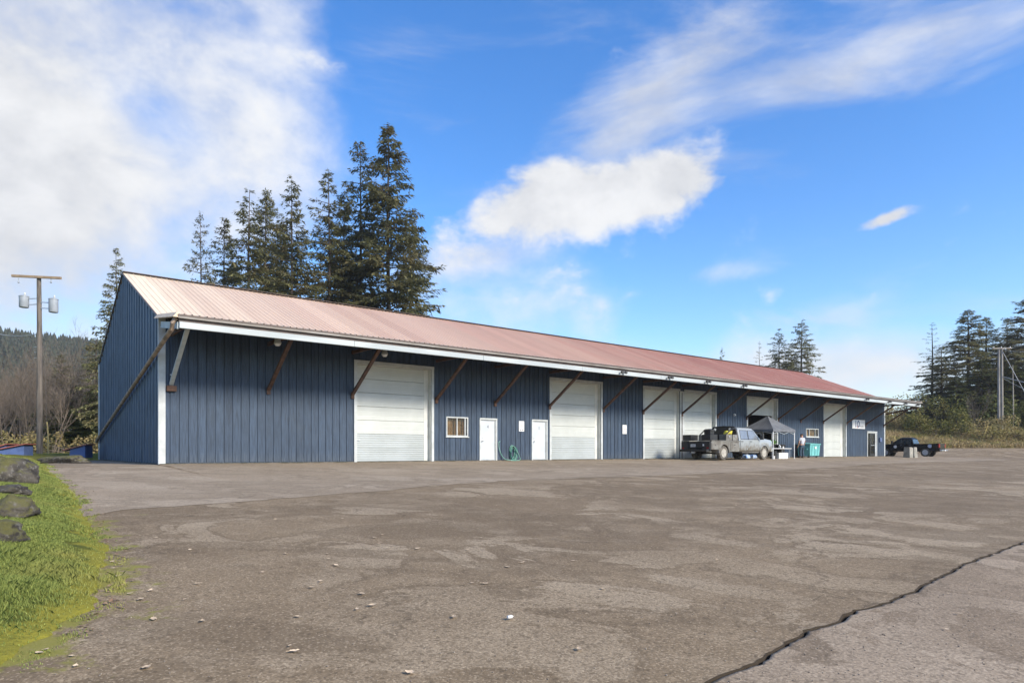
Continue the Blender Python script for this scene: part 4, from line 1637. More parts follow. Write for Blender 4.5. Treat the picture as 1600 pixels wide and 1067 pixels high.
for (px, Z, w, h, n, sz, mt, lb) in [
        (1500, 87, 2.0, 4.6, 1500, 0.26, 'bush', 'yellow-green leafy shrub on the bank left of the white trunk'),
        (1432, 88, 3.2, 2.8, 1500, 0.28, 'bush', 'olive shrub behind the black pickup cab'),
        (1545, 84, 3.4, 2.9, 2200, 0.26, 'bramble', 'big arching bramble mound before the twin poles'),
        (1402, 90, 2.6, 2.2, 1000, 0.28, 'bramble', 'tawny scrub next to the building corner'),
        (1588, 84, 3.2, 1.7, 1500, 0.24, 'bramble', 'low tawny bramble right of the twin poles'),
        (1466, 86, 2.6, 2.2, 1200, 0.26, 'bush', 'low green scrub above the pickup tailgate'),
        (1478, 92, 3.0, 5.0, 1800, 0.30, 'bush', 'tall olive thicket behind the pickup bed'),
        (1560, 92, 3.4, 5.0, 1800, 0.32, 'firgreen', 'dark green undergrowth behind the twin poles'),
        (1600, 92, 3.2, 4.6, 1600, 0.32, 'firgreen', 'dark undergrowth at the right picture edge'),
        (1520, 93, 3.2, 5.0, 1700, 0.32, 'firgreen', 'dark green undergrowth left of the twin poles'),
        (1390, 100, 3.5, 4.5, 1200, 0.34, 'bramble', 'brown thicket seen just past the end wall'),
        (1420, 104, 4.5, 5.5, 1700, 0.34, 'bramble', 'brown-grey thicket framed by the roof overhang')]:
    k = (px - 800) / FPX
    shrub(px, Z, bank_z(k * Z, Z) - 0.05, w, h, n, sz, M[mt], int(px), lb)
shrub(132, 44, 0.1, 2.8, 1.3, 1100, 0.2, M['bramble'], 77, 'tawny grassy scrub behind the blue box near the gable')
shrub(20, 46, 0.1, 3.4, 1.6, 1200, 0.2, M['bramble'], 78, 'brown scrub at the left picture edge below the pole')

# far wood on the hill: one mass of small firs
rg = np.random.default_rng(12)
Vs, Fs = [], []
cnt = 0
while cnt < 8600:
    if cnt < 7600:
        y = rg.uniform(200, 450)
        x = (rg.uniform(-160, 330) - 800) / FPX * y
    else:
        y = rg.uniform(150, 330)
        x = (rg.uniform(1340, 1680) - 800) / FPX * y
    z = hill_z(x, y)
    H = rg.uniform(3.5, 9.5) * (1 if cnt < 7600 else 1.1)
    r_ = H * rg.uniform(0.13, 0.22)
    for lv_ in range(4):
        zb = z + H * (0.05 + 0.22 * lv_)
        zt_ = z + H * min(1.0, 0.42 + 0.22 * lv_)
        rr = r_ * (1 - 0.2 * lv_)
        o_ = len(Vs)
        ph = rg.uniform(0, 6.3)
        Vs.append((x, y, zt_))
        for q in range(7):
            t = ph + q * 2 * math.pi / 7
            rj = rr * rg.uniform(0.55, 1.25)
            Vs.append((x + rj * math.cos(t), y + rj * math.sin(t), zb + rg.uniform(-0.05, 0.05) * H))
        for q in range(7):
            Fs.append((o_, o_ + 1 + q, o_ + 1 + (q + 1) % 7))
    cnt += 1
struct(link('forest', np_mesh('forest', np.array(Vs), np.array(Fs)), M['farfir']), 'distant conifer forest covering the hill', 'stuff')

# ------------------------------------------------------------------ boulders and verge grass
def rock(px, py, w, h, dep, seed, label, dz=0.25, sink=0.3):
    p = px_ground(px, py, dz)
    bm = bmesh.new()
    bmesh.ops.create_icosphere(bm, subdivisions=4, radius=1)
    for v in bm.verts:
        n_ = mnoise.fractal(v.co * 1.1 + Vector((seed, 0, 0)), 0.9, 2.0, 5)
        f2 = mnoise.noise(v.co * 0.9 + Vector((0, seed, 0)))
        v.co *= 1 + 0.34 * n_ + 0.25 * f2
        v.co = Vector((v.co.x * w / 2, v.co.y * dep / 2, max(-0.5, v.co.z) * h * 0.62))
    me = bpy.data.meshes.new('boulder')
    bm.to_mesh(me)
    bm.free()
    o = link('boulder', me, M['rock'], None, True)
    o.location = (p.x, p.y, p.z + h * (0.5 - sink))
    o.rotation_euler = (0, 0, seed)
    return tag(o, label, 'boulder', 'boulders along the grass verge')


rock(12, 751, 0.98, 0.55, 0.8, 1.3, 'big lichen-grey boulder farthest back on the grass verge')
rock(20, 771, 0.5, 0.17, 0.4, 2.7, 'flat pale stone between two boulders on the verge')
rock(18, 803, 0.56, 0.29, 0.45, 4.1, 'dark rounded boulder in the grass, middle of the verge')
rock(4, 842, 0.38, 0.24, 0.36, 6.4, 'nearest mossy boulder cut by the left picture edge')
rock(96, 722, 1.7, 0.30, 0.7, 9.4, 'low dark rock heap beside the foot of the utility pole', 0.1)
rock(-10, 735, 0.9, 0.4, 0.7, 11.4, 'small boulder just behind the biggest one', 0.3)

rg = np.random.default_rng(3)
pts = []
while len(pts) < 170000:
    y = 3.2 + 24 * rg.uniform() ** 1.9
    x0 = -0.80 * y
    xr = x_left(y)
    if xr <= x0:
        continue
    # even cover over the wedge in view, thinner with distance
    if rg.uniform() > min(1, (xr - x0) / 4.5):
        continue
    x = rg.uniform(x0, xr + 0.22)
    d = xr - x
    if d < 0 and (rg.uniform() > 0.25 or mnoise.noise((x * 3.1, y * 3.1, 2.2)) < 0.05):
        continue
    if mnoise.noise((x * 2.6, y * 2.6, 0.5)) < -0.42 and d > 0.2:
        continue
    if 0 <= d < 0.5 and rg.uniform() < 0.9 * (1 - (d / 0.5) ** 2):
        continue
    pts.append((x, y, verge_z(x, y, 0, max(d, 0.03)) - 0.004 if d > 0 else lot_z(x, y, 9, 9)))
near = [p for p in pts]
P = np.array(near)
n = len(P)
tall = np.array([max(0.0, mnoise.noise((p[0] * 0.9, p[1] * 0.9, 8.0)) + 0.15) for p in near])
dist = np.array([x_left(p[1]) - p[0] for p in near])
h = (0.013 + 0.055 * tall + 0.020 * np.clip(dist / 1.2, 0, 1)) * rg.uniform(0.5, 1.35, n)
a = rg.uniform(0, 2 * math.pi, n)
w = 0.0014 + 0.00026 * P[:, 1]
dx = np.stack([np.cos(a), np.sin(a), np.zeros(n)], 1) * (w * rg.uniform(0.6, 1.3, n))[:, None]
tip = np.stack([rg.normal(0, 0.5, n) * h, rg.normal(0, 0.5, n) * h, h], 1)
mid = tip * np.array([0.3, 0.3, 0.6])
V = np.stack([P - dx, P + dx, P + mid + dx * 0.7, P + tip, P + mid - dx * 0.7], 1).reshape(-1, 3)
F = (np.arange(n) * 5)[:, None] + np.array([[0, 1, 2, 3, 4]])
struct(link('grass', np_mesh('grass', V, F), M['grass']), 'short green grass on the verge', 'stuff')

# ------------------------------------------------------------------ poles and wires
def wire(parent, a, b, sag, r=0.012, mat=None, inv=None):
    a, b = Vector(a), Vector(b)
    pts = []
    for i in range(13):
        t = i / 12
        p = a.lerp(b, t)
        p.z -= sag * 4 * t * (1 - t)
        pts.append(p - parent.location)
    return MB().tube(pts, r, 5).build('wire', mat or M['cable'], parent, smooth=True)


Zp = 36.0
pb = at(62, 716, Zp)
top = at(61, 432, Zp)
PL = thing('utility_pole', (pb.x, pb.y, 0.05), 0, 'grey wooden utility pole with a crossarm and two transformer drums', 'utility pole')
H = top.z - 0.05
MB().tube([(0, 0, -0.3), (0.0, 0, H * 0.35), (-0.01, 0, H * 0.7), (-0.04, 0, H)], [0.155, 0.14, 0.125, 0.105], 14).build('pole', M['polewood'], PL, smooth=40)
z1 = at(61, 434, Zp).z - 0.05
arm = MB().bar((-1.42, -0.14, z1 + 0.07), (1.28, -0.14, z1 - 0.06), 0.10, 0.13).build('crossarm', M['armwood'], PL, bevel=0.008)
for x in (-1.05, 0.72):
    MB().tube([(x, -0.14, z1 - 0.05), (x, -0.14, z1 - 0.24)], 0.02, 6).lathe([(0.02, z1 - 0.24), (0.05, z1 - 0.27), (0.05, z1 - 0.30), (0.02, z1 - 0.33)], 'z', 10, (x, -0.14, 0)).build('insulator', M['drum'], arm)
for (px, py, w, h) in ((38.5, 472, 0.46, 0.62), (84.5, 478, 0.45, 0.74)):
    c = at(px, py, Zp) - Vector((pb.x, pb.y, 0.05))
    r_ = w / 2
    d = MB().lathe([(r_ * 0.9, c.z - h / 2), (r_, c.z - h / 2 + 0.03), (r_, c.z + h / 2 - 0.06), (r_ * 1.06, c.z + h / 2 - 0.05), (r_ * 1.06, c.z + h / 2 - 0.01), (r_ * 0.7, c.z + h / 2 + 0.04)], 'z', 22, (c.x, -0.05, 0)).build('transformer', M['drum'], PL, smooth=40)
    MB().lathe([(0.035, c.z + h / 2 + 0.03), (0.06, c.z + h / 2 + 0.07), (0.035, c.z + h / 2 + 0.1), (0.055, c.z + h / 2 + 0.13), (0.02, c.z + h / 2 + 0.2)], 'z', 10, (c.x + 0.05, -0.05, 0)).build('bushing', M['jamb'], d, smooth=40)
    sx = 1 if c.x > 0 else -1
    for dz in (0.16, -0.16):
        MB().bar((sx * 0.1, -0.05, c.z + dz + 0.03), (c.x - sx * r_ * 0.9, -0.05, c.z + dz), 0.03, 0.05).build('bracket', M['steel'], d)
for k, z in enumerate((6.15, 5.85, 5.55)):
    MB().bar((-0.13, 0, z), (-0.30, 0, z), 0.02, 0.02).build('step_bolt', M['steel'], PL)
PL_w = wire(PL, at(62, 521, Zp), at(-60, 495, Zp + 6), 0.55, 0.02)
gp = at(76, 716, 37.5)
PG = thing('guy_marker', (gp.x, gp.y, 0.05), 0, 'thin yellowish guy marker standing beside the utility pole', 'post')
MB().tube([(0, 0, -0.1), (-0.03, 0, 1.4), (-0.10, 0, 2.1)], [0.045, 0.045, 0.04], 8).build('sleeve', pm('dull_yellow_sleeve', (0.36, 0.29, 0.12), (0.28, 0.22, 0.1), 4, 0.7), PG, smooth=40)
MB().tube([(-0.10, 0, 2.05), (-0.32, 0.1, 5.9)], 0.008, 5).build('guy_wire', M['blackmetal'], PG)

# twin poles across the road
for (px, top_y, Z, r_, lb) in ((1560.5, 543, 88, 0.15, 'left weathered pole of the twin poles on the bank'), (1565.5, 545, 88.4, 0.15, 'right weathered pole of the twin poles on the bank')):
    k = (px - 800) / FPX
    bz = bank_z(k * Z, Z) - 0.2
    P = thing('utility_pole', (k * Z, Z, bz), 0, lb, 'utility pole', 'twin poles across the road')
    H = at(px, top_y, Z).z - bz
    MB().tube([(0, 0, 0), (0, 0, H * 0.5), (0, 0, H)], [r_ * 1.15, r_, r_ * 0.8], 10).build('pole', pm('silvery_pole_wood', (0.30, 0.28, 0.26), (0.19, 0.175, 0.16), 2, 0.9, bump=0.3, stretch=(3, 3, 0.3)), P, smooth=40)
    if px < 1563:
        MB().bar((-1.0, -0.2, H - 0.15), (1.6, -0.2, H - 0.1), 0.1, 0.12).build('crossarm', M['palebark'], P)
        for x in (-0.8, 0.2, 1.4):
            MB().lathe([(0.03, H - 0.06), (0.07, H - 0.02), (0.05, H + 0.06), (0.02, H + 0.12)], 'z', 8, (x, -0.2, 0)).build('insulator', M['whiteplastic'], P)
    else:
        wire(P, at(1566, 548, Z), at(1650, 700, Z - 8), 0.1, 0.03)
        wire(P, at(1566, 546, Z), at(1680, 543, Z - 20), 0.4, 0.02)
        wire(P, at(1566, 588, Z), at(1700, 612, Z - 14), 0.3, 0.045)
        wire(P, at(1566, 590, Z), at(1700, 640, Z - 14), 0.5, 0.02)
k = (1583 - 800) / FPX
bz = bank_z(k * 90, 90) - 0.2
o = MB().tube([(0, 0, 0), (0.02, 0, 4), (-0.05, 0, at(1583, 570, 90).z - bz)], [0.10, 0.08, 0.04], 8).build('pale_pole', M['palebark'], None, smooth=40)
o.location = (k * 90, 90, bz)
tag(o, 'thin pale grey pole standing right of the twin poles', 'pole')
o = MB().bar((0, 0, -0.2), (0.9, 0, 2.3), 0.08, 0.10).build('leaning_post', pm('yellow_wood_post', (0.42, 0.33, 0.10), (0.3, 0.24, 0.08), 4, 0.7), None)
k = (1532 - 800) / FPX
o.location = (k * 83, 83, bank_z(k * 83, 83))
tag(o, 'short leaning yellow post in the bramble on the bank', 'post')

# ------------------------------------------------------------------ blue boxes by the fence line
def blue_box(px, py, Z, w, lb):
    p = at(px, py, Z)
    t = thing('lidded_box', (p.x, p.y, gz(p.x, p.y) + 0.15), R(12), lb, 'box', 'blue boxes with red lids')
    h1, h2, d = 0.42, 0.62, 0.9
    MB().add([(-w / 2, 0, 0), (w / 2, 0, 0), (w / 2, d, 0), (-w / 2, d, 0), (-w / 2, 0, h1), (w / 2, 0, h2), (w / 2, d, h2), (-w / 2, d, h1)],
             [(0, 3, 2, 1), (4, 5, 6, 7), (0, 1, 5, 4), (1, 2, 6, 5), (2, 3, 7, 6), (3, 0, 4, 7)]).build('box_body', M['bluepaint'], t, bevel=0.01)
    sl = (h2 - h1) / w
    e0, e1 = -w / 2 - 0.28, w / 2 + 0.1
    f = lambda x, o_: h1 + sl * (x + w / 2) + o_
    MB().add([(e0, -0.12, f(e0, 0.012)), (e1, -0.12, f(e1, 0.012)), (e1, d + 0.1, f(e1, 0.012)), (e0, d + 0.1, f(e0, 0.012)),
              (e0, -0.12, f(e0, 0.06)), (e1, -0.12, f(e1, 0.06)), (e1, d + 0.1, f(e1, 0.06)), (e0, d + 0.1, f(e0, 0.06))],
             [(0, 3, 2, 1), (4, 5, 6, 7), (0, 1, 5, 4), (1, 2, 6, 5), (2, 3, 7, 6), (3, 0, 4, 7)]).build('lid', M['redroof'], t, bevel=0.008)
    return t


blue_box(121, 722, 33, 0.7, 'small blue box with slanting red lid beside the near gable')
blue_box(20, 717, 31, 0.9, 'blue box with red lid behind the big boulder')
blue_box(-2, 717, 32, 0.6, 'blue box with red lid cut by the left picture edge')


# ------------------------------------------------------------------ vehicles
def wheel(parent, x, y, r, w, side, tmat, rmat, hub=0.62):
    """tyre with tread shoulder and a five-spoke rim; side = +1 left, -1 right (outer face)"""
    prof = [(r * hub, -w / 2), (r * 0.92, -w / 2), (r, -w / 2 + 0.035), (r, w / 2 - 0.035), (r * 0.92, w / 2), (r * hub, w / 2)]
    t = MB().lathe(prof + [prof[0]], 'y', 28, (0, 0, 0), False).build('wheel', tmat, parent, smooth=35)
    t.location = (x, y, r)
    o = side * w / 2
    MB().lathe([(r * hub, o * 0.55), (r * hub * 0.98, o * 0.55 + side * 0.004)], 'y', 24).build('rim_dish', M['blackmetal'], t)
    mb = MB()
    n = 6
    for k in range(n):
        a = 2 * math.pi * k / n + 0.2
        c, s_ = math.cos(a), math.sin(a)
        px_, pz_ = -s_, c
        wi, wo = r * 0.15, r * 0.13
        y0, y1 = o * 0.60, o * 0.86
        vs = []
        for yy in (y0, y1):
            vs += [(c * r * 0.1 + px_ * wi, yy, s_ * r * 0.1 + pz_ * wi), (c * r * 0.1 - px_ * wi, yy, s_ * r * 0.1 - pz_ * wi),
                   (c * r * 0.58 - px_ * wo, yy, s_ * r * 0.58 - pz_ * wo), (c * r * 0.58 + px_ * wo, yy, s_ * r * 0.58 + pz_ * wo)]
        mb.add(vs, [(0, 1, 2, 3), (7, 6, 5, 4), (0, 4, 5, 1), (1, 5, 6, 2), (2, 6, 7, 3), (3, 7, 4, 0)])
    ring = MB().lathe([(r * 0.53, o * 0.6), (r * 0.53, o * 0.92), (r * 0.61, o * 0.96), (r * 0.63, o * 0.9)], 'y', 28)
    mb.add(ring.v, ring.f)
    cap = MB().lathe([(r * 0.16, o * 0.6), (r * 0.15, o * 0.98), (r * 0.05, o * 1.0)], 'y', 14)
    mb.add(cap.v, cap.f)
    mb.build('rim', rmat, t, fix=True, smooth=35)
    return t


def side_loft(profile, half_w, inset=None):
    """body from a side outline [(x,z)...]; inset(z) gives how far the sides lean in"""
    inset = inset or (lambda z: 0.0)
    L_ = [(x, half_w - inset(z), z) for x, z in profile]
    R_ = [(x, -half_w + inset(z), z) for x, z in profile]
    mb = MB()
    n = len(profile)
    mb.add(L_ + R_, [tuple(range(n))[::-1], tuple(range(n, 2 * n))] + [(i, (i + 1) % n, n + (i + 1) % n, n + i) for i in range(n)])
    return mb


def quad_panel(pts, y, side, th=0.012):
    """thin pane/panel following side outline pts [(x,z,yoff)]"""
    o = [(x, side * (y - dy) + side * th, z) for x, z, dy in pts]
    i_ = [(x, side * (y - dy) - side * 0.006, z) for x, z, dy in pts]
    n = len(pts)
    return MB().add(o + i_, [tuple(range(n)), tuple(range(n, 2 * n))[::-1]] + [(k, n + k, n + (k + 1) % n, (k + 1) % n) for k in range(n)])


def arch(cx, r, z0, n=9):
    return [(cx + r * math.cos(math.pi * k / n), z0 + r * math.sin(math.pi * k / n)) for k in range(n + 1)]


def cab_part(parent, P, paint, glass, tint_rear=False):
    """crew cab with hood; P: dict of x stations. Front is +x"""
    hw = P['hw']
    ins = lambda z: 0.03 + max(0.0, z - P['belt']) * 0.24 if z > P['belt'] else max(0.0, (0.75 - z)) * 0.12
    fr, wr = P['front'], P['wr']
    a = arch(P['fx'], wr * 1.16, P['r'] * 0.98)
    prof = [(P['back'], P['sill'])]
    prof += [(P['fx'] - wr * 1.16 - 0.06, P['sill'])] + [(x, z) for x, z in reversed(a)] + [(P['fx'] + wr * 1.16 + 0.04, P['sill'])]
    prof += [(fr - 0.05, P['sill'] + 0.02), (fr, 0.75), (fr - 0.01, P['hood'] - 0.16), (fr - 0.12, P['hood'] - 0.05), (P['cowl'] + 0.15, P['hood'] + 0.06), (P['cowl'], P['belt'] + 0.02)]
    prof += [(P['back'], P['belt'] + 0.02)]
    body = side_loft(prof, hw, ins).build('body', paint, parent, bevel=0.03, seg=2, smooth=35, fix=True)
    # greenhouse
    rf, rb = P['roof_f'], P['roof_b']
    zt = P['top']
    secs = []
    for z, xf, xb, w_ in ((P['belt'], P['cowl'] + 0.02, P['back'], hw - 0.03), (zt - 0.16, rf + 0.22, rb - 0.02, hw - 0.17), (zt - 0.05, rf + 0.05, rb + 0.02, hw - 0.22), (zt, rf - 0.15, rb + 0.15, hw - 0.33)):
        secs.append([(xb, w_, z), (xb, -w_, z), (xf, -w_ * 0.96, z), (xf, w_ * 0.96, z)])
    gh = MB().loft(secs).build('cab_roof', paint, parent, bevel=0.03, seg=2, smooth=35, fix=True)
    b0, z2 = P['belt'] + 0.05, zt - 0.19

    def wat(z):
        return (hw - 0.03) - (z - P['belt']) / (zt - 0.16 - P['belt']) * 0.14

    def xf(z):
        t = (z - P['belt']) / (zt - 0.16 - P['belt'])
        return P['cowl'] + 0.02 + (rf + 0.22 - P['cowl'] - 0.02) * t

    for sd in (1, -1):
        mid = P['pillar']
        for (xa, xb_a, xb_b) in ((P['back'] + 0.22, mid - 0.05, mid - 0.05), (mid + 0.05, xf(b0) - 0.28, xf(z2) - 0.20)):
            pts = [(xa, b0), (xb_a, b0), (xb_b, z2), (xa + 0.03, z2)]
            wn = quad_panel([(x, z, hw - wat(z)) for x, z in pts], hw, sd, 0.006).build('window', glass, parent, fix=True)
            pts2 = [(xa - 0.035, b0 - 0.03), (xb_a + 0.035 + (0.04 if xb_a != xb_b else 0), b0 - 0.03), (xb_b + 0.03, z2 + 0.03), (xa, z2 + 0.03)]
            quad_panel([(x, z, hw - wat(z)) for x, z in pts2], hw, sd, 0.002).build('window_seal', M['black'], wn, fix=True)
        # doors: slightly proud panels with handles
        for (xa, xb_) in ((P['back'] + 0.10, mid - 0.01), (mid + 0.01, P['cowl'] - 0.28)):
            pts = [(xa, P['sill'] + 0.07), (xb_, P['sill'] + 0.07), (xb_, P['belt'] - 0.02), (xa, P['belt'] - 0.02)]
            d = quad_panel([(x, z, ins(z)) for x, z in pts], hw, sd, 0.012).build('door', paint, parent, fix=True, bevel=0.004)
            MB().bar((xa + 0.08, sd * (hw + 0.02), P['belt'] - 0.10), (xa + 0.28, sd * (hw + 0.02), P['belt'] - 0.10), 0.03, 0.035).build('handle', P.get('handle', M['blackmetal']), d)
        m_ = MB().box(P['cowl'] - 0.28, P['cowl'] - 0.14, min(sd * (hw + 0.06), sd * (hw + 0.26)), max(sd * (hw + 0.06), sd * (hw + 0.26)), P['belt'] + 0.02, P['belt'] + 0.34)
        m_.bar((P['cowl'] - 0.2, sd * (hw - 0.02), P['belt'] + 0.06), (P['cowl'] - 0.2, sd * (hw + 0.1), P['belt'] + 0.10), 0.05, 0.05)
        m_.build('mirror', P.get('mirror', M['blackmetal']), parent, bevel=0.015)
        MB().box(fr - 0.16, fr + 0.012, min(sd * (hw - 0.36), sd * (hw - 0.05)), max(sd * (hw - 0.36), sd * (hw - 0.05)), P['hood'] - 0.34, P['hood'] - 0.16).build('headlight', M['whiteplastic'], parent, bevel=0.02)
        # fender lip
        ar = arch(P['fx'], wr * 1.17, P['r'] * 0.98, 12)
        MB().tube([(x, sd * (hw + 0.005), z) for x, z in ar], 0.035, 6).build('fender_lip', paint, parent, smooth=40)
    # windscreen and rear glass
    for (xa, xb_, sgn) in ((xf(b0) + 0.012, xf(z2) + 0.012, 1), (P['back'] - 0.006, P['back'] + (rb - P['back']) * 0.7 - 0.006, -1)):
        w1, w2 = wat(b0) - 0.10, wat(z2) - 0.10
        MB().add([(xa, w1, b0 + 0.02), (xa, -w1, b0 + 0.02), (xb_, -w2, z2), (xb_, w2, z2), (xa - sgn * 0.02, w1, b0 + 0.02), (xa - sgn * 0.02, -w1, b0 + 0.02), (xb_ - sgn * 0.02, -w2, z2), (xb_ - sgn * 0.02, w2, z2)],
                 [(0, 1, 2, 3), (7, 6, 5, 4), (0, 4, 5, 1), (1, 5, 6, 2), (2, 6, 7, 3), (3, 7, 4, 0)]).build('windscreen' if sgn > 0 else 'rear_window', glass, parent, fix=True)
    MB().box(fr - 0.03, fr + 0.05, -hw + 0.4, hw - 0.4, 0.62, P['hood'] - 0.18).build('grille', M['blackmetal'], parent, bevel=0.02)
    MB().box(fr - 0.1, fr + 0.14, -hw + 0.02, hw - 0.02, P['sill'] - 0.02, P['sill'] + 0.24).build('front_bumper', P.get('bumper', M['chrome']), parent, bevel=0.04, seg=2)
    # chassis
    MB().box(P['tail'] + 0.1, fr - 0.2, -0.45, -0.32, P['r'] + 0.08, P['r'] + 0.24).box(P['tail'] + 0.1, fr - 0.2, 0.32, 0.45, P['r'] + 0.08, P['r'] + 0.24).build('chassis', M['blackmetal'], parent)
    for xx in (P['rx'], P['fx']):
        MB().tube([(xx, -hw + 0.2, P['r']), (xx, hw - 0.2, P['r'])], 0.06, 8).build('axle', M['blackmetal'], parent)


def work_truck():
    s_side = 3.45
    hw = 1.0
    xr, xf_ = lx_at(1131, s_side), lx_at(1194, s_side)
    wb = xf_ - xr
    mid = (xr + xf_) / 2
    p = to_world(mid, s_side - hw)
    T = thing('work_truck', (p.x, p.y, gz(p.x, p.y) + 0.005), TH + R(0.0), 'muddy silver crew cab work truck with tool boxes and black headache rack', 'truck')
    rx, fx = -wb / 2, wb / 2
    r_ = 0.42
    P = dict(hw=hw, r=r_, wr=r_, rx=rx, fx=fx, front=fx + 0.95, back=fx - 2.75, cowl=fx - 0.30, pillar=fx - 1.72, belt=1.22, hood=1.28, top=1.98, roof_f=fx - 1.12, roof_b=fx - 2.68, sill=0.52, tail=rx - 1.35)
    cab_part(T, P, M['silver'], M['carglass'])
    for x in (rx, fx):
        for sd in (1, -1):
            wheel(T, x, sd * (hw - 0.12), r_, 0.27, sd, M['mudrubber'], pm('muddy_rim', (0.42, 0.40, 0.35), (0.28, 0.26, 0.22), 6, 0.6))
            MB().box(x - 0.48, x + 0.48, min(sd * (hw - 0.42), sd * (hw - 0.46)), max(sd * (hw - 0.42), sd * (hw - 0.46)), 0.34, 0.98).build('wheel_well', M['black'], T)
    MB().box(P['back'] + 0.1, fx - 0.75, -hw - 0.10, -hw + 0.08, 0.42, 0.48).build('side_step', M['toolbox'], T, bevel=0.01)
    MB().box(P['back'] + 0.1, fx - 0.75, hw - 0.08, hw + 0.10, 0.42, 0.48).build('side_step', M['toolbox'], T, bevel=0.01)
    # utility bed
    bb, bf = rx - 1.30, P['back'] - 0.06
    for sd in (1, -1):
        a = arch(rx, 0.52, 0.42)
        prof = [(bb + 0.02, 0.62), (rx - 0.56, 0.62)] + [(x, z) for x, z in reversed(a)] + [(rx + 0.56, 0.62), (rx + 0.60, 0.50), (bf, 0.50), (bf, 1.10), (bb + 0.02, 1.10)]
        n = len(prof)
        y0, y1 = sd * (hw + 0.02), sd * (hw - 0.42)
        MB().add([(x, y0, z) for x, z in prof] + [(x, y1, z) for x, z in prof],
                 [tuple(range(n)), tuple(range(n, 2 * n))] + [(k, (k + 1) % n, n + (k + 1) % n, n + k) for k in range(n)]).build('bed_side', M['toolbox'], T, fix=True)
        MB().bar((bb, sd * (hw + 0.03), 1.13), (bf, sd * (hw + 0.03), 1.13), 0.06, 0.05).build('bed_rail', M['toolbox'], T)
        MB().tube([(x, sd * (hw + 0.02), z) for x, z in arch(rx, 0.52, 0.42, 12)], 0.035, 6).build('fender_lip', M['toolbox'], T, smooth=40)
        for (xa, xb_) in ((bf - 0.62, bf - 0.06), (bf - 1.30, bf - 0.70)):
            bx_ = MB().box(xa, xb_, min(sd * (hw - 0.02), sd * (hw - 0.5)), max(sd * (hw - 0.02), sd * (hw - 0.5)), 1.16, 1.52).build('tool_box', M['toolbox'], T, bevel=0.012)
            MB().box((xa + xb_) / 2 - 0.05, (xa + xb_) / 2 + 0.05, min(sd * (hw - 0.02), sd * (hw + 0.01)), max(sd * (hw - 0.02), sd * (hw + 0.01)), 1.36, 1.45).build('latch', M['steel'], bx_)
        for (xa, xb_, z0, z1_) in ((rx + 0.64, bf - 0.04, 0.56, 1.04), (bb + 0.08, rx - 0.60, 0.68, 1.04)):
            d = MB().box(xa, xb_, min(sd * (hw + 0.02), sd * (hw + 0.035)), max(sd * (hw + 0.02), sd * (hw + 0.035)), z0, z1_).build('bed_hatch', M['toolbox'], T)
            MB().box((xa + xb_) / 2 - 0.04, (xa + xb_) / 2 + 0.04, min(sd * (hw + 0.035), sd * (hw + 0.05)), max(sd * (hw + 0.035), sd * (hw + 0.05)), 0.86, 0.92).build('latch', M['blackmetal'], d)
        # black side boxes at the tail
        MB().box(bb, bb + 0.72, min(sd * (hw - 0.03), sd * (hw - 0.62)), max(sd * (hw - 0.03), sd * (hw - 0.62)), 1.16, 1.5).build('tail_box', M['black'], T, bevel=0.015)
        MB().box(bb - 0.10, bb + 0.0, min(sd * (hw - 0.0), sd * (hw - 0.48)), max(sd * (hw - 0.0), sd * (hw - 0.48)), 0.55, 1.08).build('tail_panel', M['black'], T, bevel=0.015)
        MB().box(bb - 0.115, bb - 0.10, min(sd * (hw - 0.08), sd * (hw - 0.22)), max(sd * (hw - 0.08), sd * (hw - 0.22)), 0.66, 0.76).build('tail_light', M['red'], T)
    MB().box(bb, bf, -hw + 0.42, hw - 0.42, 0.86, 0.92).build('bed_floor', M['blackmetal'], T)
    MB().box(bb - 0.06, bb, -hw + 0.5, hw - 0.5, 0.70, 1.10).build('tailgate', M['black'], T, bevel=0.01)
    MB().box(bb - 0.34, bb - 0.07, -hw + 0.05, hw - 0.05, 0.50, 0.64).build('rear_bumper', M['black'], T, bevel=0.02)
    MB().box(bb - 0.4, bb - 0.2, -0.06, 0.06, 0.40, 0.50).build('tow_hitch', M['steel'], T)
    pl = MB().box(bb - 0.075, bb - 0.062, 0.0, 0.34, 0.78, 0.94).build('licence_plate', M['whiteplastic'], T)
    MB().box(bb - 0.079, bb - 0.0755, 0.05, 0.29, 0.83, 0.89).build('plate_mark', M['ink_grey'], pl)
    MB().box(bb - 0.112, bb - 0.1, -0.62, -0.52, 0.82, 0.94).build('sticker', M['whiteplastic'], T)
    # headache rack
    rk = MB()
    x = bf - 0.10
    pts = [(x, hw - 0.04, 0.95), (x, hw - 0.10, 1.72), (x, hw - 0.28, 2.0), (x, 0, 2.03), (x, -hw + 0.28, 2.0), (x, -hw + 0.10, 1.72), (x, -hw + 0.04, 0.95)]
    rk.tube(pts, 0.045, 8)
    rack = rk.build('headache_rack', M['black'], T, smooth=40)
    MB().add([(x + 0.02, p_[1] * 0.97, p_[2] - 0.02) for p_ in pts] + [(x - 0.02, p_[1] * 0.97, p_[2] - 0.02) for p_ in pts], [tuple(range(7)), tuple(range(7, 14))[::-1]] + [(k_, (k_ + 1) % 7, 7 + (k_ + 1) % 7, 7 + k_) for k_ in range(7)]).build('mesh_screen', M['black'], rack)
    for sd in (1, -1):
        MB().tube([(x, sd * (hw - 0.16), 1.9), (x - 0.55, sd * (hw - 0.08), 1.86), (x - 1.15, sd * (hw - 0.08), 1.50)], 0.04, 7).build('side_rail', M['black'], rack, smooth=40)
        MB().lathe([(0.05, x - 0.04), (0.085, x - 0.10), (0.085, x - 0.13)], 'x', 12, (0, sd * 0.52, 1.86)).build('work_lamp', M['chrome'], rack, smooth=40)
    MB().box(fx - 1.95, fx - 1.9, -hw - 0.02, -hw, 0.62, 0.7).build('door_badge', M['steel'], T)
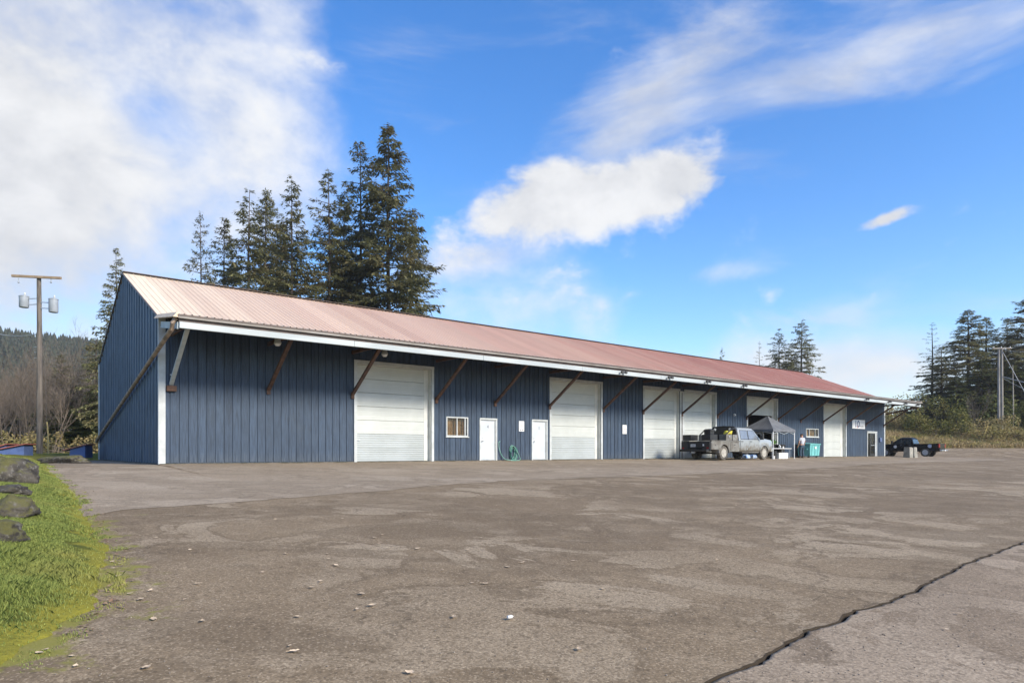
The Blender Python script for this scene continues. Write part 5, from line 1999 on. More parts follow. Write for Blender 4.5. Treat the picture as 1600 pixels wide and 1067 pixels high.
    return T, p, bb, bf, hw


TR, tp, bb, bf, hw = work_truck()


def on_truck(x, y, z):
    return TR.matrix_basis @ Vector((x, y, z))


bpy.context.view_layer.update()
# loose load on the truck
mb = MB()
for k in range(5):
    mb.tube([(0.30 * math.cos(t) + k * 0.02, 0.17 * math.sin(t), 0.045 + k * 0.035 + 0.02 * math.sin(3 * t + k)) for t in np.linspace(0, 6.0, 22)], 0.028, 6)
o = mb.build('hose_coil', M['yellow'], None, smooth=40)
o.location = on_truck(bf - 0.80, -hw + 0.26, 1.523)
o.rotation_euler = (0, 0, TH)
tag(o, 'yellow hose coil lying on the truck tool boxes', 'hose')
cs = thing('tool_case', on_truck(bb + 0.36, -0.02 - 0.62, 1.503), TH, 'black lidded case standing on the rear corner of the work truck', 'case')
MB().box(-0.2, 0.2, -0.22, 0.22, 0, 0.2).build('case_body', M['black'], cs, bevel=0.02)
MB().box(-0.22, 0.22, -0.24, 0.24, 0.203, 0.28).build('lid', M['blackmetal'], cs, bevel=0.02)
MB().tube([(-0.08, -0.1, 0.28), (-0.08, -0.1, 0.33), (0.08, -0.1, 0.33), (0.08, -0.1, 0.28)], 0.012, 6).build('handle', M['steel'], cs)
# blue and white bundles on the ground beyond the truck
for i, (px, lb) in enumerate(((1166, 'blue and white wrapped bottle pack seen under the truck, left one'), (1177, 'blue and white wrapped bottle pack seen under the truck, right one'))):
    p = to_world(lx_at(px, 1.2), 1.2)
    t = thing('bottle_pack', (p.x, p.y, gz(p.x, p.y)), TH, lb, 'bottle pack', 'bottle packs under the truck')
    for a_ in range(4):
        for b_ in range(3):
            MB().lathe([(0.045, 0.01), (0.05, 0.03), (0.05, 0.17), (0.03, 0.23), (0.018, 0.24), (0.018, 0.27)], 'z', 10, (-0.18 + a_ * 0.12, -0.11 + b_ * 0.11, 0)).build('bottle', M['bluewrap'], t, smooth=40)
    MB().box(-0.245, 0.245, -0.17, 0.17, 0.05, 0.14).build('wrap', M['bluewrap'], t, bevel=0.02)


def black_pickup():
    Zr = 62.3
    p = Vector(((1446 - 800) / FPX * Zr, Zr))
    h = D2
    ang = math.atan2(h.y, h.x) + R(4)
    h = Vector((math.cos(ang), math.sin(ang)))
    lft = Vector((-h.y, h.x))
    hw = 0.98
    wb = 3.45
    c = p + h * (wb / 2) - lft * (hw - 0.1)
    T = thing('pickup_truck', (c.x, c.y, gz(c.x, c.y) - 0.02), ang, 'glossy black pickup parked past the far end of the building', 'truck')
    rx, fx, r_ = -wb / 2, wb / 2, 0.40
    P = dict(hw=hw, r=r_, wr=r_, rx=rx, fx=fx, front=fx + 0.9, back=rx + 1.0, cowl=fx - 0.45, pillar=fx - 1.62, belt=1.18, hood=1.16, top=1.84, roof_f=fx - 1.30, roof_b=rx + 1.18, sill=0.48, tail=rx - 1.2, mirror=M['black'], handle=M['chrome'])
    cab_part(T, P, M['blackpaint'], M['darkglass'])
    for x in (rx, fx):
        for sd in (1, -1):
            wheel(T, x, sd * (hw - 0.12), r_, 0.25, sd, M['rubber'], M['alloy'], 0.66)
    bb, bf = rx - 1.15, P['back'] - 0.03
    for sd in (1, -1):
        a = arch(rx, 0.48, 0.40)
        prof = [(bb + 0.02, 0.60), (rx - 0.52, 0.56)] + [(x, z) for x, z in reversed(a)] + [(rx + 0.52, 0.50), (bf, 0.50), (bf, 1.20), (bb, 1.24)]
        n = len(prof)
        y0, y1 = sd * hw, sd * (hw - 0.20)
        MB().add([(x, y0, z) for x, z in prof] + [(x, y1, z) for x, z in prof],
                 [tuple(range(n)), tuple(range(n, 2 * n))] + [(k, (k + 1) % n, n + (k + 1) % n, n + k) for k in range(n)]).build('bed_side', M['blackpaint'], T, fix=True)
        MB().tube([(x, sd * (hw + 0.005), z) for x, z in arch(rx, 0.48, 0.40, 12)], 0.03, 6).build('fender_lip', M['blackpaint'], T, smooth=40)
        MB().box(bb - 0.03, bb + 0.10, min(sd * (hw - 0.18), sd * (hw + 0.012)), max(sd * (hw - 0.18), sd * (hw + 0.012)), 0.84, 1.20).build('tail_light', M['red'], T, bevel=0.015)
        d = MB().lathe([(0.15, sd * (hw + 0.013)), (0.14, sd * (hw + 0.019))], 'y', 18, (fx - 0.9, 0, 0.95)).build('door_emblem', M['sign'], T)
        d = MB().lathe([(0.17, sd * (hw + 0.004)), (0.16, sd * (hw + 0.010))], 'y', 18, (rx - 0.38, 0, 1.0)).build('bed_emblem', M['ink_pale'], T)
    MB().box(bb + 0.0, bf, -hw + 0.2, hw - 0.2, 0.72, 0.78).build('bed_floor', M['black'], T)
    MB().box(bb - 0.02, bb + 0.06, -hw + 0.19, hw - 0.19, 0.66, 1.22).build('tailgate', M['blackpaint'], T, bevel=0.015)
    MB().box(bb - 0.26, bb - 0.03, -hw + 0.04, hw - 0.04, 0.50, 0.66).build('rear_bumper', M['chrome'], T, bevel=0.03, seg=2)
    MB().box(bb - 0.268, bb - 0.262, -0.16, 0.16, 0.53, 0.64).build('licence_plate', M['whiteplastic'], T)
    return T


black_pickup()

# weathered concrete block
p = Vector(((1422.5 - 800) / FPX * 57, 57))
cb = thing('concrete_block', (p.x, p.y, gz(p.x, p.y)), TH + R(-8), 'weathered concrete barrier block standing before the black pickup', 'block')
for (a_, b_) in ((-0.62, -0.10), (0.10, 0.62)):
    MB().add([(a_, -0.3, -0.02), (b_, -0.3, -0.02), (b_, 0.3, -0.02), (a_, 0.3, -0.02), (a_ + 0.04, -0.24, 0.90), (b_ - 0.04, -0.24, 0.90), (b_ - 0.04, 0.24, 0.90), (a_ + 0.04, 0.24, 0.90)],
             [(0, 3, 2, 1), (4, 5, 6, 7), (0, 1, 5, 4), (1, 2, 6, 5), (2, 3, 7, 6), (3, 0, 4, 7)]).build('half_block', M['concrete'], cb, bevel=0.035, seg=2)
MB().box(-0.10, 0.10, -0.18, 0.18, -0.02, 0.84).build('web', M['concrete'], cb)

# ------------------------------------------------------------------ tent, table and what stands there
sF, sB = 2.55, 0.12
xL, xR_ = lx_at(1208, sF), lx_at(1242, sF)
tw = xR_ - xL
td = sF - sB
org = to_world(xL, sF)
tz = gz(org.x, org.y)
TN = thing('pop_up_tent', (org.x, org.y, tz), TH, 'grey pop-up canopy tent pitched before the half open door', 'tent')
ev, vb, pk = 2.03, 1.83, 2.95
cx, cy = tw / 2, td / 2
mb = MB()
ring_t, ring_m, vs = [], [], []
N_ = 10


def perim(f, z, sag):
    out = []
    for (ax_, ay_, bx_, by_) in ((0, 0, tw, 0), (tw, 0, tw, td), (tw, td, 0, td), (0, td, 0, 0)):
        for k in range(N_):
            t = k / N_
            x, y = ax_ + (bx_ - ax_) * t, ay_ + (by_ - ay_) * t
            out.append((cx + (x - cx) * f, cy + (y - cy) * f, z - sag * 4 * t * (1 - t)))
    return out


rings = [perim(1.02, vb, -0.015), perim(1.02, ev - 0.012, 0.0), perim(1.0, ev, 0.0), perim(0.66, ev + (pk - ev) * 0.33, 0.07), perim(0.33, ev + (pk - ev) * 0.66, 0.05), perim(0.03, pk, 0)]
mb.loft(rings, cap=False)
mb.build('canopy', M['greyfabric'], TN, smooth=28)
for (x, y) in ((0.03, 0.03), (tw - 0.03, 0.03), (0.03, td - 0.03), (tw - 0.03, td - 0.03)):
    g_ = -(0.041 * max(0, sF - y - 1.5)) - tz
    leg = MB().box(x - 0.022, x + 0.022, y - 0.022, y + 0.022, g_, 1.1).box(x - 0.028, x + 0.028, y - 0.028, y + 0.028, 1.0, 2.0).build('leg', M['whiteplastic'], TN)
    MB().box(x - 0.07, x + 0.07, y - 0.07, y + 0.07, g_, g_ + 0.012).build('foot_plate', M['steel'], leg)
for (a_, b_) in (((0.03, 0.03), (tw - 0.03, 0.03)), ((tw - 0.03, 0.03), (tw - 0.03, td - 0.03)), ((0.03, td - 0.03), (tw - 0.03, td - 0.03)), ((0.03, 0.03), (0.03, td - 0.03))):
    A, B = Vector((*a_, 0)), Vector((*b_, 0))
    for k in range(2):
        p0, p1 = A.lerp(B, k / 2), A.lerp(B, (k + 1) / 2)
        MB().bar((p0.x, p0.y, 1.98), (p1.x, p1.y, 1.70), 0.015, 0.03).bar((p0.x, p0.y, 1.70), (p1.x, p1.y, 1.98), 0.015, 0.03).build('truss', M['steel'], TN)

tb = thing('folding_table', to_world(xL + 0.15, sF - 0.15, tz), TH, 'long white folding table under the front edge of the tent', 'table')
tl = tw - 0.3
MB().box(0, tl, 0, 0.72, 0.69, 0.735).build('tabletop', M['whiteplastic'], tb, bevel=0.012)
for x in (0.12, tl - 0.12):
    for y in (0.08, 0.64):
        MB().tube([(x, y, 0.69), (x, y, 0.0)], 0.016, 6).build('leg', M['steel'], tb)
    MB().tube([(x, 0.08, 0.2), (x, 0.64, 0.2)], 0.012, 6).build('stretcher', M['steel'], tb)


def on_table(u, v):
    q = to_world(xL + 0.15 + u, sF - 0.15 - v, tz + 0.736)
    return q


# things on the table
st = thing('camp_stove', on_table(0.32, 0.36), TH, 'black camp stove at the left end of the table', 'stove')
MB().box(-0.25, 0.25, -0.2, 0.2, 0.02, 0.13).build('stove_body', M['black'], st, bevel=0.015)
for x in (-0.12, 0.12):
    MB().lathe([(0.08, 0.13), (0.09, 0.15), (0.06, 0.16)], 'z', 14, (x, 0, 0)).build('burner', M['blackmetal'], st, smooth=40)
MB().add([(-0.25, 0.18, 0.13), (0.25, 0.18, 0.13), (0.25, 0.24, 0.42), (-0.25, 0.24, 0.42), (-0.25, 0.2, 0.13), (0.25, 0.2, 0.13), (0.25, 0.26, 0.42), (-0.25, 0.26, 0.42)], [(0, 1, 2, 3), (7, 6, 5, 4), (0, 3, 7, 4), (1, 5, 6, 2), (3, 2, 6, 7), (0, 4, 5, 1)]).build('stove_lid', M['black'], st)
pt = thing('potted_plant', on_table(0.95, 0.45), TH, 'bushy green potted plant standing on the table', 'plant')
MB().lathe([(0.09, 0.0), (0.12, 0.18), (0.13, 0.18), (0.13, 0.2)], 'z', 14).build('pot', M['black'], pt, smooth=40)
rg = np.random.default_rng(6)
C = [(rg.normal(0, 0.11), rg.normal(0, 0.11), 0.33 + abs(rg.normal(0, 0.11))) for _ in range(260)]
link('foliage', leaf_stuff('foliage', C, 0.10, None, 3, '', 'mesh'), M['green'], pt)
for i, (u, v, h, r_, mt, lb) in enumerate(((1.45, 0.25, 0.20, 0.045, 'steel', 'shiny metal flask on the table right of the plant'), (1.62, 0.40, 0.26, 0.05, 'whiteplastic', 'tall white bottle in the middle of the table'),
                                           (1.80, 0.22, 0.12, 0.05, 'whiteplastic', 'short white tub on the table beside the tall bottle'), (2.05, 0.35, 0.15, 0.04, 'steel', 'small metal cup near the right end of the table'))):
    o = MB().lathe([(r_ * 0.9, 0), (r_, 0.01), (r_, h * 0.7), (r_ * 0.55, h * 0.85), (r_ * 0.55, h)], 'z', 14).build('bottle' if i < 2 else 'cup', M[mt], None, smooth=40)
    o.location = on_table(u, v)
    tag(o, lb, 'bottle' if i < 2 else 'cup')
# below the table
for i in range(3):
    lb = ['left white storage crate on the ground under the table', 'middle white storage crate on the ground under the table', 'right white storage crate on the ground under the table'][i]
    c = thing('storage_crate', to_world(xL + 1.55 + i * 0.42, sF - 0.35, tz), TH, lb, 'crate', 'white crates under the table')
    mb = MB().box(-0.19, 0.19, 0, 0.4, 0, 0.03).box(-0.19, 0.19, 0, 0.02, 0.03, 0.40).box(-0.19, 0.19, 0.38, 0.4, 0.03, 0.40).box(-0.19, -0.17, 0.02, 0.38, 0.03, 0.40).box(0.17, 0.19, 0.02, 0.38, 0.03, 0.40)
    mb.build('crate_body', M['whiteplastic'] if i else M['jamb'], c)
    MB().box(-0.2, 0.2, -0.01, 0.41, 0.402, 0.43).build('lid', M['whiteplastic'], c, bevel=0.008)
bk = thing('waste_bin', to_world(xL + 0.95, sF - 0.55, tz), TH, 'round black bin on the ground under the table', 'bin')
MB().lathe([(0.19, 0.0), (0.23, 0.5), (0.245, 0.5), (0.245, 0.54), (0.2, 0.55)], 'z', 18).build('bin_body', M['black'], bk, smooth=40)
MB().tube([(-0.24, 0, 0.46), (-0.28, 0, 0.42), (-0.24, 0, 0.38)], 0.012, 6).build('handle', M['blackmetal'], bk)
o = MB().lathe([(0.07, 0.0), (0.085, 0.2), (0.092, 0.2), (0.092, 0.215)], 'z', 14).build('bucket', M['whiteplastic'], None, smooth=40)
o.location = to_world(xL + 0.42, sF - 0.2, tz)
tag(o, 'tiny white pail on the ground at the left tent leg', 'bucket')
bk = thing('wheeled_bin', to_world(xR_ + 0.55, 1.1, 0), TH, 'tall black wheeled bin between the tent and the man', 'bin')
MB().loft([[(-0.22, -0.24, 0.06), (0.22, -0.24, 0.06), (0.22, 0.24, 0.06), (-0.22, 0.24, 0.06)], [(-0.28, -0.3, 0.92), (0.28, -0.3, 0.92), (0.28, 0.3, 0.92), (-0.28, 0.3, 0.92)]]).build('bin_body', M['black'], bk, bevel=0.02, fix=True)
MB().box(-0.3, 0.3, -0.33, 0.32, 0.922, 0.97).build('lid', M['blackmetal'], bk, bevel=0.015)
for x in (-0.2, 0.2):
    MB().lathe([(0.08, -0.03), (0.08, 0.03)], 'x', 12, (x, 0.2, 0.08)).build('wheel', M['rubber'], bk)

# ------------------------------------------------------------------ turquoise dumpster
x0, x1 = lx_at(1266, 1.25), lx_at(1281.5, 1.25)
dw = x1 - x0
DM = thing('dumpster', to_world(x0, 1.25, 0), TH, 'turquoise wheeled dumpster standing against the blue wall', 'dumpster')
ra = [(0.05, 0.04, 0.14), (dw - 0.05, 0.04, 0.14), (dw - 0.05, 0.98, 0.14), (0.05, 0.98, 0.14)]
rb_ = [(0, 0, 0.98), (dw, 0, 0.98), (dw, 1.02, 0.98), (0, 1.02, 0.98)]
MB().loft([ra, rb_]).build('bin_body', M['teal'], DM, bevel=0.02, fix=True)
MB().box(-0.05, dw + 0.05, -0.05, 1.07, 0.982, 1.03).build('rim', M['teal'], DM, bevel=0.01)
MB().add([(-0.03, -0.03, 1.032), (dw + 0.03, -0.03, 1.032), (dw + 0.03, 1.05, 1.12), (-0.03, 1.05, 1.12), (-0.03, -0.03, 1.06), (dw + 0.03, -0.03, 1.06), (dw + 0.03, 1.05, 1.15), (-0.03, 1.05, 1.15)],
         [(0, 3, 2, 1), (4, 5, 6, 7), (0, 1, 5, 4), (1, 2, 6, 5), (2, 3, 7, 6), (3, 0, 4, 7)]).build('lid', M['teal'], DM)
for x in (0.30, dw * 0.5, dw - 0.30):
    MB().add([(x - 0.04, 0.042, 0.2), (x + 0.04, 0.042, 0.2), (x + 0.04, 0.0, 0.94), (x - 0.04, 0.0, 0.94), (x - 0.04, 0.01, 0.2), (x + 0.04, 0.01, 0.2), (x + 0.04, -0.03, 0.94), (x - 0.04, -0.03, 0.94)],
             [(4, 5, 6, 7), (0, 4, 7, 3), (1, 2, 6, 5), (0, 1, 5, 4), (3, 7, 6, 2)]).build('stiffener', M['teal'], DM)
o = MB().box(dw * 0.42, dw * 0.58, -0.036, -0.031, 0.68, 0.84).build('sticker', M['whiteplastic'], DM)
for sx in (-0.10, dw + 0.02):
    MB().box(sx, sx + 0.08, 0.2, 0.8, 0.6, 0.7).build('lift_pocket', M['teal'], DM)
for x in (0.18, dw - 0.18):
    for y in (0.2, 0.84):
        cst = MB().lathe([(0.07, -0.02), (0.07, 0.02)], 'x', 14, (x, y, 0.07)).build('caster', M['rubber'], DM)
        MB().bar((x, y, 0.07), (x, y, 0.15), 0.06, 0.05, (1, 0, 0)).build('caster_fork', M['steel'], cst)


# ------------------------------------------------------------------ the man by the dumpster
def skin_obj(name, chains, mat, parent, root=0, sub=2):
    vs, es, rad, idx_of = [], [], [], {}
    for ch in chains:
        prev = None
        for key, co, r_ in ch:
            if key not in idx_of:
                idx_of[key] = len(vs)
                vs.append(co)
                rad.append(r_ if isinstance(r_, tuple) else (r_, r_))
            if prev is not None:
                e = (idx_of[prev], idx_of[key])
                if e not in es and e[::-1] not in es:
                    es.append(e)
            prev = key
    me = bpy.data.meshes.new(name)
    me.from_pydata(vs, es, [])
    o = bpy.data.objects.new(name, me)
    COL.objects.link(o)
    md = o.modifiers.new('skin', 'SKIN')
    md.use_smooth_shade = True
    if not me.skin_vertices:
        bm = bmesh.new()
        bm.from_mesh(me)
        bm.verts.layers.skin.verify()
        bm.to_mesh(me)
        bm.free()
    sv = me.skin_vertices[0].data
    for i, r_ in enumerate(rad):
        sv[i].radius = r_
        sv[i].use_root = (i == root)
    sm = o.modifiers.new('sub', 'SUBSURF')
    sm.levels = sm.render_levels = sub
    bpy.context.view_layer.update()
    me2 = bpy.data.meshes.new_from_object(o.evaluated_get(bpy.context.evaluated_depsgraph_get()))
    bpy.data.objects.remove(o)
    me2.name = name
    me2.materials.clear()
    return link(name, me2, mat, parent, True)


# local axes: +y the way he faces (towards the wall), x to his right is +x; back is towards the camera
pp = to_world(lx_at(1253, 1.75), 1.75)
MAN_ = thing('person', (pp.x, pp.y, gz(pp.x, pp.y) + 0.0), TH - R(8), 'man in pale grey t-shirt and jeans, back turned, reaching to the dumpster', 'person')
MAN_.scale = (1.2, 1.12, 1.0)
shL, shR = (-0.19, 0.0, 1.42), (0.19, 0.0, 1.42)
elL, wrL = (-0.27, 0.0, 1.13), (-0.25, 0.09, 0.88)
elR, wrR = (0.31, 0.03, 1.16), (0.43, 0.16, 0.98)


def hand(prefix, w, d, side, chains, elbow_key):
    """palm and five fingers; d = forearm direction, fingers slightly curled"""
    w, d = Vector(w), Vector(d).normalized()
    fwd = Vector((0, 1, 0)) if abs(d.y) < 0.8 else Vector((0, 0, 1))
    ac = d.cross(fwd).normalized()
    nrm = ac.cross(d).normalized()
    palm = w + d * 0.065
    chains.append([(elbow_key, None, None), (prefix + 'p', tuple(palm), (0.036, 0.02))])
    for i, (off, ln) in enumerate(((-0.032, 0.062), (-0.011, 0.078), (0.011, 0.084), (0.032, 0.075))):
        b0 = palm + d * 0.03 + ac * off
        b1 = b0 + d * ln * 0.5 + nrm * 0.008
        b2 = b1 + (d * 0.8 + nrm * 0.6) * ln * 0.5
        chains.append([(prefix + 'p', None, None), (prefix + 'f%d0' % i, tuple(b0), 0.009), (prefix + 'f%d1' % i, tuple(b1), 0.0085), (prefix + 'f%d2' % i, tuple(b2), 0.007)])
    t0 = palm - d * 0.02 + ac * (-0.04 * side)
    chains.append([(prefix + 'p', None, None), (prefix + 't0', tuple(t0), 0.011), (prefix + 't1', tuple(t0 + (d * 0.7 - ac * 0.55 * side + nrm * 0.3) * 0.055), 0.009)])


ch = [[('pel', (0, 0, 0.98), (0.155, 0.11)), ('wai', (0, 0.01, 1.14), (0.14, 0.10)), ('che', (0, 0.0, 1.33), (0.165, 0.115)), ('nkb', (0, 0.0, 1.47), (0.085, 0.075)), ('nck', (0, 0.01, 1.53), 0.058),
       ('jaw', (0, 0.03, 1.60), (0.068, 0.082)), ('hd', (-0.005, 0.02, 1.68), (0.080, 0.098)), ('top', (-0.005, 0.015, 1.75), (0.062, 0.078))],
      [('hd', None, None), ('nos', (-0.01, 0.128, 1.655), 0.013)],
      [('hd', None, None), ('earL', (-0.088, 0.015, 1.66), (0.016, 0.022))],
      [('hd', None, None), ('earR', (0.082, 0.015, 1.66), (0.016, 0.022))],
      [('che', None, None), ('shL', shL, 0.062), ('elL', elL, 0.043), ('wrL', wrL, 0.030)],
      [('che', None, None), ('shR', shR, 0.062), ('elR', elR, 0.043), ('wrR', wrR, 0.030)],
      [('pel', None, None), ('hpL', (-0.10, 0.0, 0.90), 0.092), ('knL', (-0.13, 0.03, 0.50), 0.062), ('anL', (-0.14, -0.01, 0.09), 0.042), ('toL', (-0.16, 0.14, 0.04), (0.045, 0.03))],
      [('pel', None, None), ('hpR', (0.10, 0.0, 0.90), 0.092), ('knR', (0.13, 0.05, 0.50), 0.062), ('anR', (0.15, 0.02, 0.09), 0.042), ('toR', (0.18, 0.17, 0.04), (0.045, 0.03))]]
hand('L', wrL, Vector(wrL) - Vector(elL), 1, ch, 'wrL')
hand('R', wrR, Vector(wrR) - Vector(elR), -1, ch, 'wrR')
BD = skin_obj('body', ch, M['skin'], MAN_)
skin_obj('shirt', [[('pel', (0, 0, 0.93), (0.175, 0.135)), ('wai', (0, 0.01, 1.12), (0.168, 0.128)), ('che', (0, 0.0, 1.33), (0.188, 0.138)), ('nkb', (0, 0.0, 1.47), (0.10, 0.085))],
                   [('che', None, None), ('shL', shL, 0.078), ('uL', (-0.245, 0.0, 1.23), 0.070)],
                   [('che', None, None), ('shR', shR, 0.078), ('uR', (0.265, 0.015, 1.26), 0.070)]], M['shirt'], MAN_)
skin_obj('jeans', [[('wst', (0, 0, 1.0), (0.165, 0.122)), ('pel', (0, 0, 0.93), (0.17, 0.125))],
                   [('pel', None, None), ('hpL', (-0.10, 0.0, 0.84), 0.106), ('knL', (-0.13, 0.03, 0.50), 0.082), ('anL', (-0.14, -0.01, 0.10), 0.072)],
                   [('pel', None, None), ('hpR', (0.10, 0.0, 0.84), 0.106), ('knR', (0.13, 0.05, 0.50), 0.082), ('anR', (0.15, 0.02, 0.10), 0.072)]], M['jeans'], MAN_)
skin_obj('hair', [[('a', (-0.005, -0.025, 1.63), (0.070, 0.055)), ('b', (-0.005, -0.005, 1.705), (0.090, 0.098)), ('c', (-0.005, 0.02, 1.765), (0.070, 0.085))]], M['hair'], MAN_)
for (x, y, lbn) in ((-0.14, -0.01, 'shoe'), (0.15, 0.02, 'shoe')):
    skin_obj('shoe', [[('h', (x, y - 0.04, 0.05), (0.05, 0.048)), ('m', (x * 1.06, y + 0.06, 0.045), (0.052, 0.042)), ('t', (x * 1.16, y + 0.18, 0.035), (0.048, 0.032))]], M['shoe'], MAN_)
for sx in (-0.038, 0.028):
    MB().lathe([(0.004, 0.0), (0.012, 0.003), (0.012, 0.008), (0.004, 0.011)], 'y', 10, (sx, 0.108, 1.685)).build('eye', M['ink_dark'], MAN_)
MB().bar((-0.03, 0.112, 1.607), (0.02, 0.112, 1.607), 0.008, 0.008).build('mouth', M['ink_red'], MAN_)

# ------------------------------------------------------------------ signs and hose on the front wall
def on_wall(name, x0, x1, z0, z1, lb, cat, th=0.012, group=None):
    t = thing(name, to_world(x0, 0.030, z0), TH, lb, cat, group)
    return t, x1 - x0, z1 - z0


t, w, h = on_wall('sign_board', 53.3, 55.72, 2.45, 3.22, 'white shop sign with slate blue number ten above the glass door', 'sign')
MB().box(0, w, -0.03, 0, 0, h).build('panel', M['sign'], t, bevel=0.004)
o = text('lettering', '10', 0.86, M['ink_blue'], t, bold=0.02)
o.location = (w * 0.37, -0.033, h * 0.17)
o.rotation_euler = (R(90), 0, 0)
o.scale = (1.15, 0.95, 1)
rgd = random.Random(2)
x = w * 0.58
for k in range(6):      # small row of illegible letters
    ww = rgd.uniform(0.07, 0.11)
    hh = 0.15
    mb = MB().box(x, x + 0.028, -0.035, -0.0315, h * 0.17, h * 0.17 + hh)
    if k % 2 == 0:
        mb.box(x + 0.028, x + ww, -0.035, -0.0315, h * 0.17 + hh - 0.03, h * 0.17 + hh)
    else:
        mb.box(x + 0.028, x + ww, -0.035, -0.0315, h * 0.17, h * 0.17 + 0.03)
    if k % 3 == 0:
        mb.box(x + 0.028, x + ww * 0.8, -0.035, -0.0315, h * 0.17 + 0.06, h * 0.17 + 0.09)
    mb.build('small_letter', M['ink_dark'], t)
    x += ww + 0.04
MB().box(w * 0.36, w * 0.40, -0.0375, -0.0345, h * 0.08, h * 0.3).build('red_stroke', M['ink_red'], t)
for k in range(3):
    MB().box(w * 0.62, w * 0.93, -0.035, -0.0315, h * (0.80 - 0.07 * k), h * (0.815 - 0.07 * k)).build('pale_stroke', M['ink_pale'], t)

for (xa, xb_, lb) in ((16.38, 16.72, 'small white notice on the wall between the two plain doors'), (24.17, 24.52, 'small white notice on the wall left of the twin roll-up doors')):
    t, w, h = on_wall('notice', xa, xb_, 1.50, 2.02, lb, 'sign', group='parking notices')
    MB().box(0, w, -0.014, 0, 0, h).build('panel', M['sign'], t, bevel=0.004)
    for k, (zz, c) in enumerate(((0.86, 'ink_grey'), (0.72, 'ink_grey'), (0.58, 'ink_red'), (0.46, 'ink_red'), (0.33, 'ink_grey'), (0.14, 'ink_dark'))):
        a_ = 0.18 if k % 2 else 0.12
        if c == 'ink_dark':
            MB().box(w * 0.15, w * 0.42, -0.0175, -0.0145, h * 0.10, h * 0.2).build('symbol', M[c], t)
            MB().box(w * 0.58, w * 0.85, -0.0175, -0.0145, h * 0.10, h * 0.2).build('symbol', M[c], t)
        else:
            MB().box(w * a_, w * (1 - a_), -0.0175, -0.0145, h * (zz - 0.025), h * (zz + 0.025)).build('text_line', M[c], t)

t = thing('garden_hose', to_world(15.55, 0.0, 0.0), TH, 'green garden hose looped on the wall between the two plain doors', 'hose')
h1 = [(-0.42 + 0.02, -0.06, 0.98), (-0.50, -0.08, 0.90), (-0.48, -0.10, 0.6), (-0.36, -0.12, 0.3), (-0.16, -0.16, 0.09), (0.15, -0.2, 0.05), (0.45, -0.22, 0.07)]


def smooth_path(P_, n=6):
    P_ = [Vector(p) for p in P_]
    out = []
    for i in range(len(P_) - 1):
        p0, p1, p2, p3 = P_[max(0, i - 1)], P_[i], P_[i + 1], P_[min(len(P_) - 1, i + 2)]
        for k in range(n):
            t_ = k / n
            out.append(0.5 * ((2 * p1) + (-p0 + p2) * t_ + (2 * p0 - 5 * p1 + 4 * p2 - p3) * t_ ** 2 + (-p0 + 3 * p1 - 3 * p2 + p3) * t_ ** 3))
    return out + [P_[-1]]


MB().tube(smooth_path(h1), 0.02, 7).build('hose_end', M['palegreenhose'], t, smooth=True)
for k in range(4):
    rx_, rz_, cx_ = 0.16 + 0.018 * k, 0.33 + 0.012 * (k % 3), 0.34 + 0.03 * k
    pts = [(cx_ + rx_ * math.cos(a_), -0.07 - 0.03 * k, 0.45 - 0.03 * k + rz_ * math.sin(a_)) for a_ in np.linspace(0, 2 * math.pi, 26)]
    MB().tube(pts, 0.019, 7).build('hose_loop', M['greenhose'] if k % 2 else M['palegreenhose'], t, smooth=True)
MB().tube(smooth_path([(0.38, -0.2, 0.72), (0.52, -0.2, 0.55), (0.72, -0.22, 0.2), (0.70, -0.26, 0.05), (0.3, -0.3, 0.02), (0.1, -0.28, 0.03)]), 0.019, 7).build('hose_end', M['palegreenhose'], t, smooth=True)
MB().tube([(0.36, -0.02, 0.72), (0.36, -0.24, 0.72), (0.36, -0.26, 0.76)], 0.016, 6).build('hook', M['blackmetal'], t)

# ------------------------------------------------------------------ fallen leaves and litter
def leaf_mesh(seed):
    rg_ = random.Random(seed)
    n = 6
    vs = [(0, 0, 0.0)]
    L_, Wd_ = 1.0, 0.62
    cur = rg_.uniform(0.03, 0.12)
    mids = [(-L_ / 2 + L_ * k / n, 0.0, cur * (2 * k / n - 1) ** 2) for k in range(n + 1)]
    vs = list(mids)
    for sd in (1, -1):
        for k in range(1, n):
            t_ = k / n
            ww = Wd_ / 2 * math.sin(math.pi * t_ ** 0.85) * rg_.uniform(0.85, 1.1)
            vs.append((mids[k][0], sd * ww, mids[k][2] + rg_.uniform(0.0, 0.07)))
    fs = []
    for s_, o_ in ((1, n + 1), (-1, n + 1 + n - 1)):
        q = [(0, 1, o_)] + [(k, k + 1, o_ + k, o_ + k - 1) for k in range(1, n - 1)] + [(n - 1, n, o_ + n - 2)]
        fs += [f if s_ > 0 else f[::-1] for f in q]
    mb = MB().add(vs, fs)
    tail = [(-L_ / 2, 0, mids[0][2]), (-L_ / 2 - 0.3, 0.04, mids[0][2] + 0.03)]
    mb.tube(tail, 0.018, 3)
    return mb.mesh('leaf')


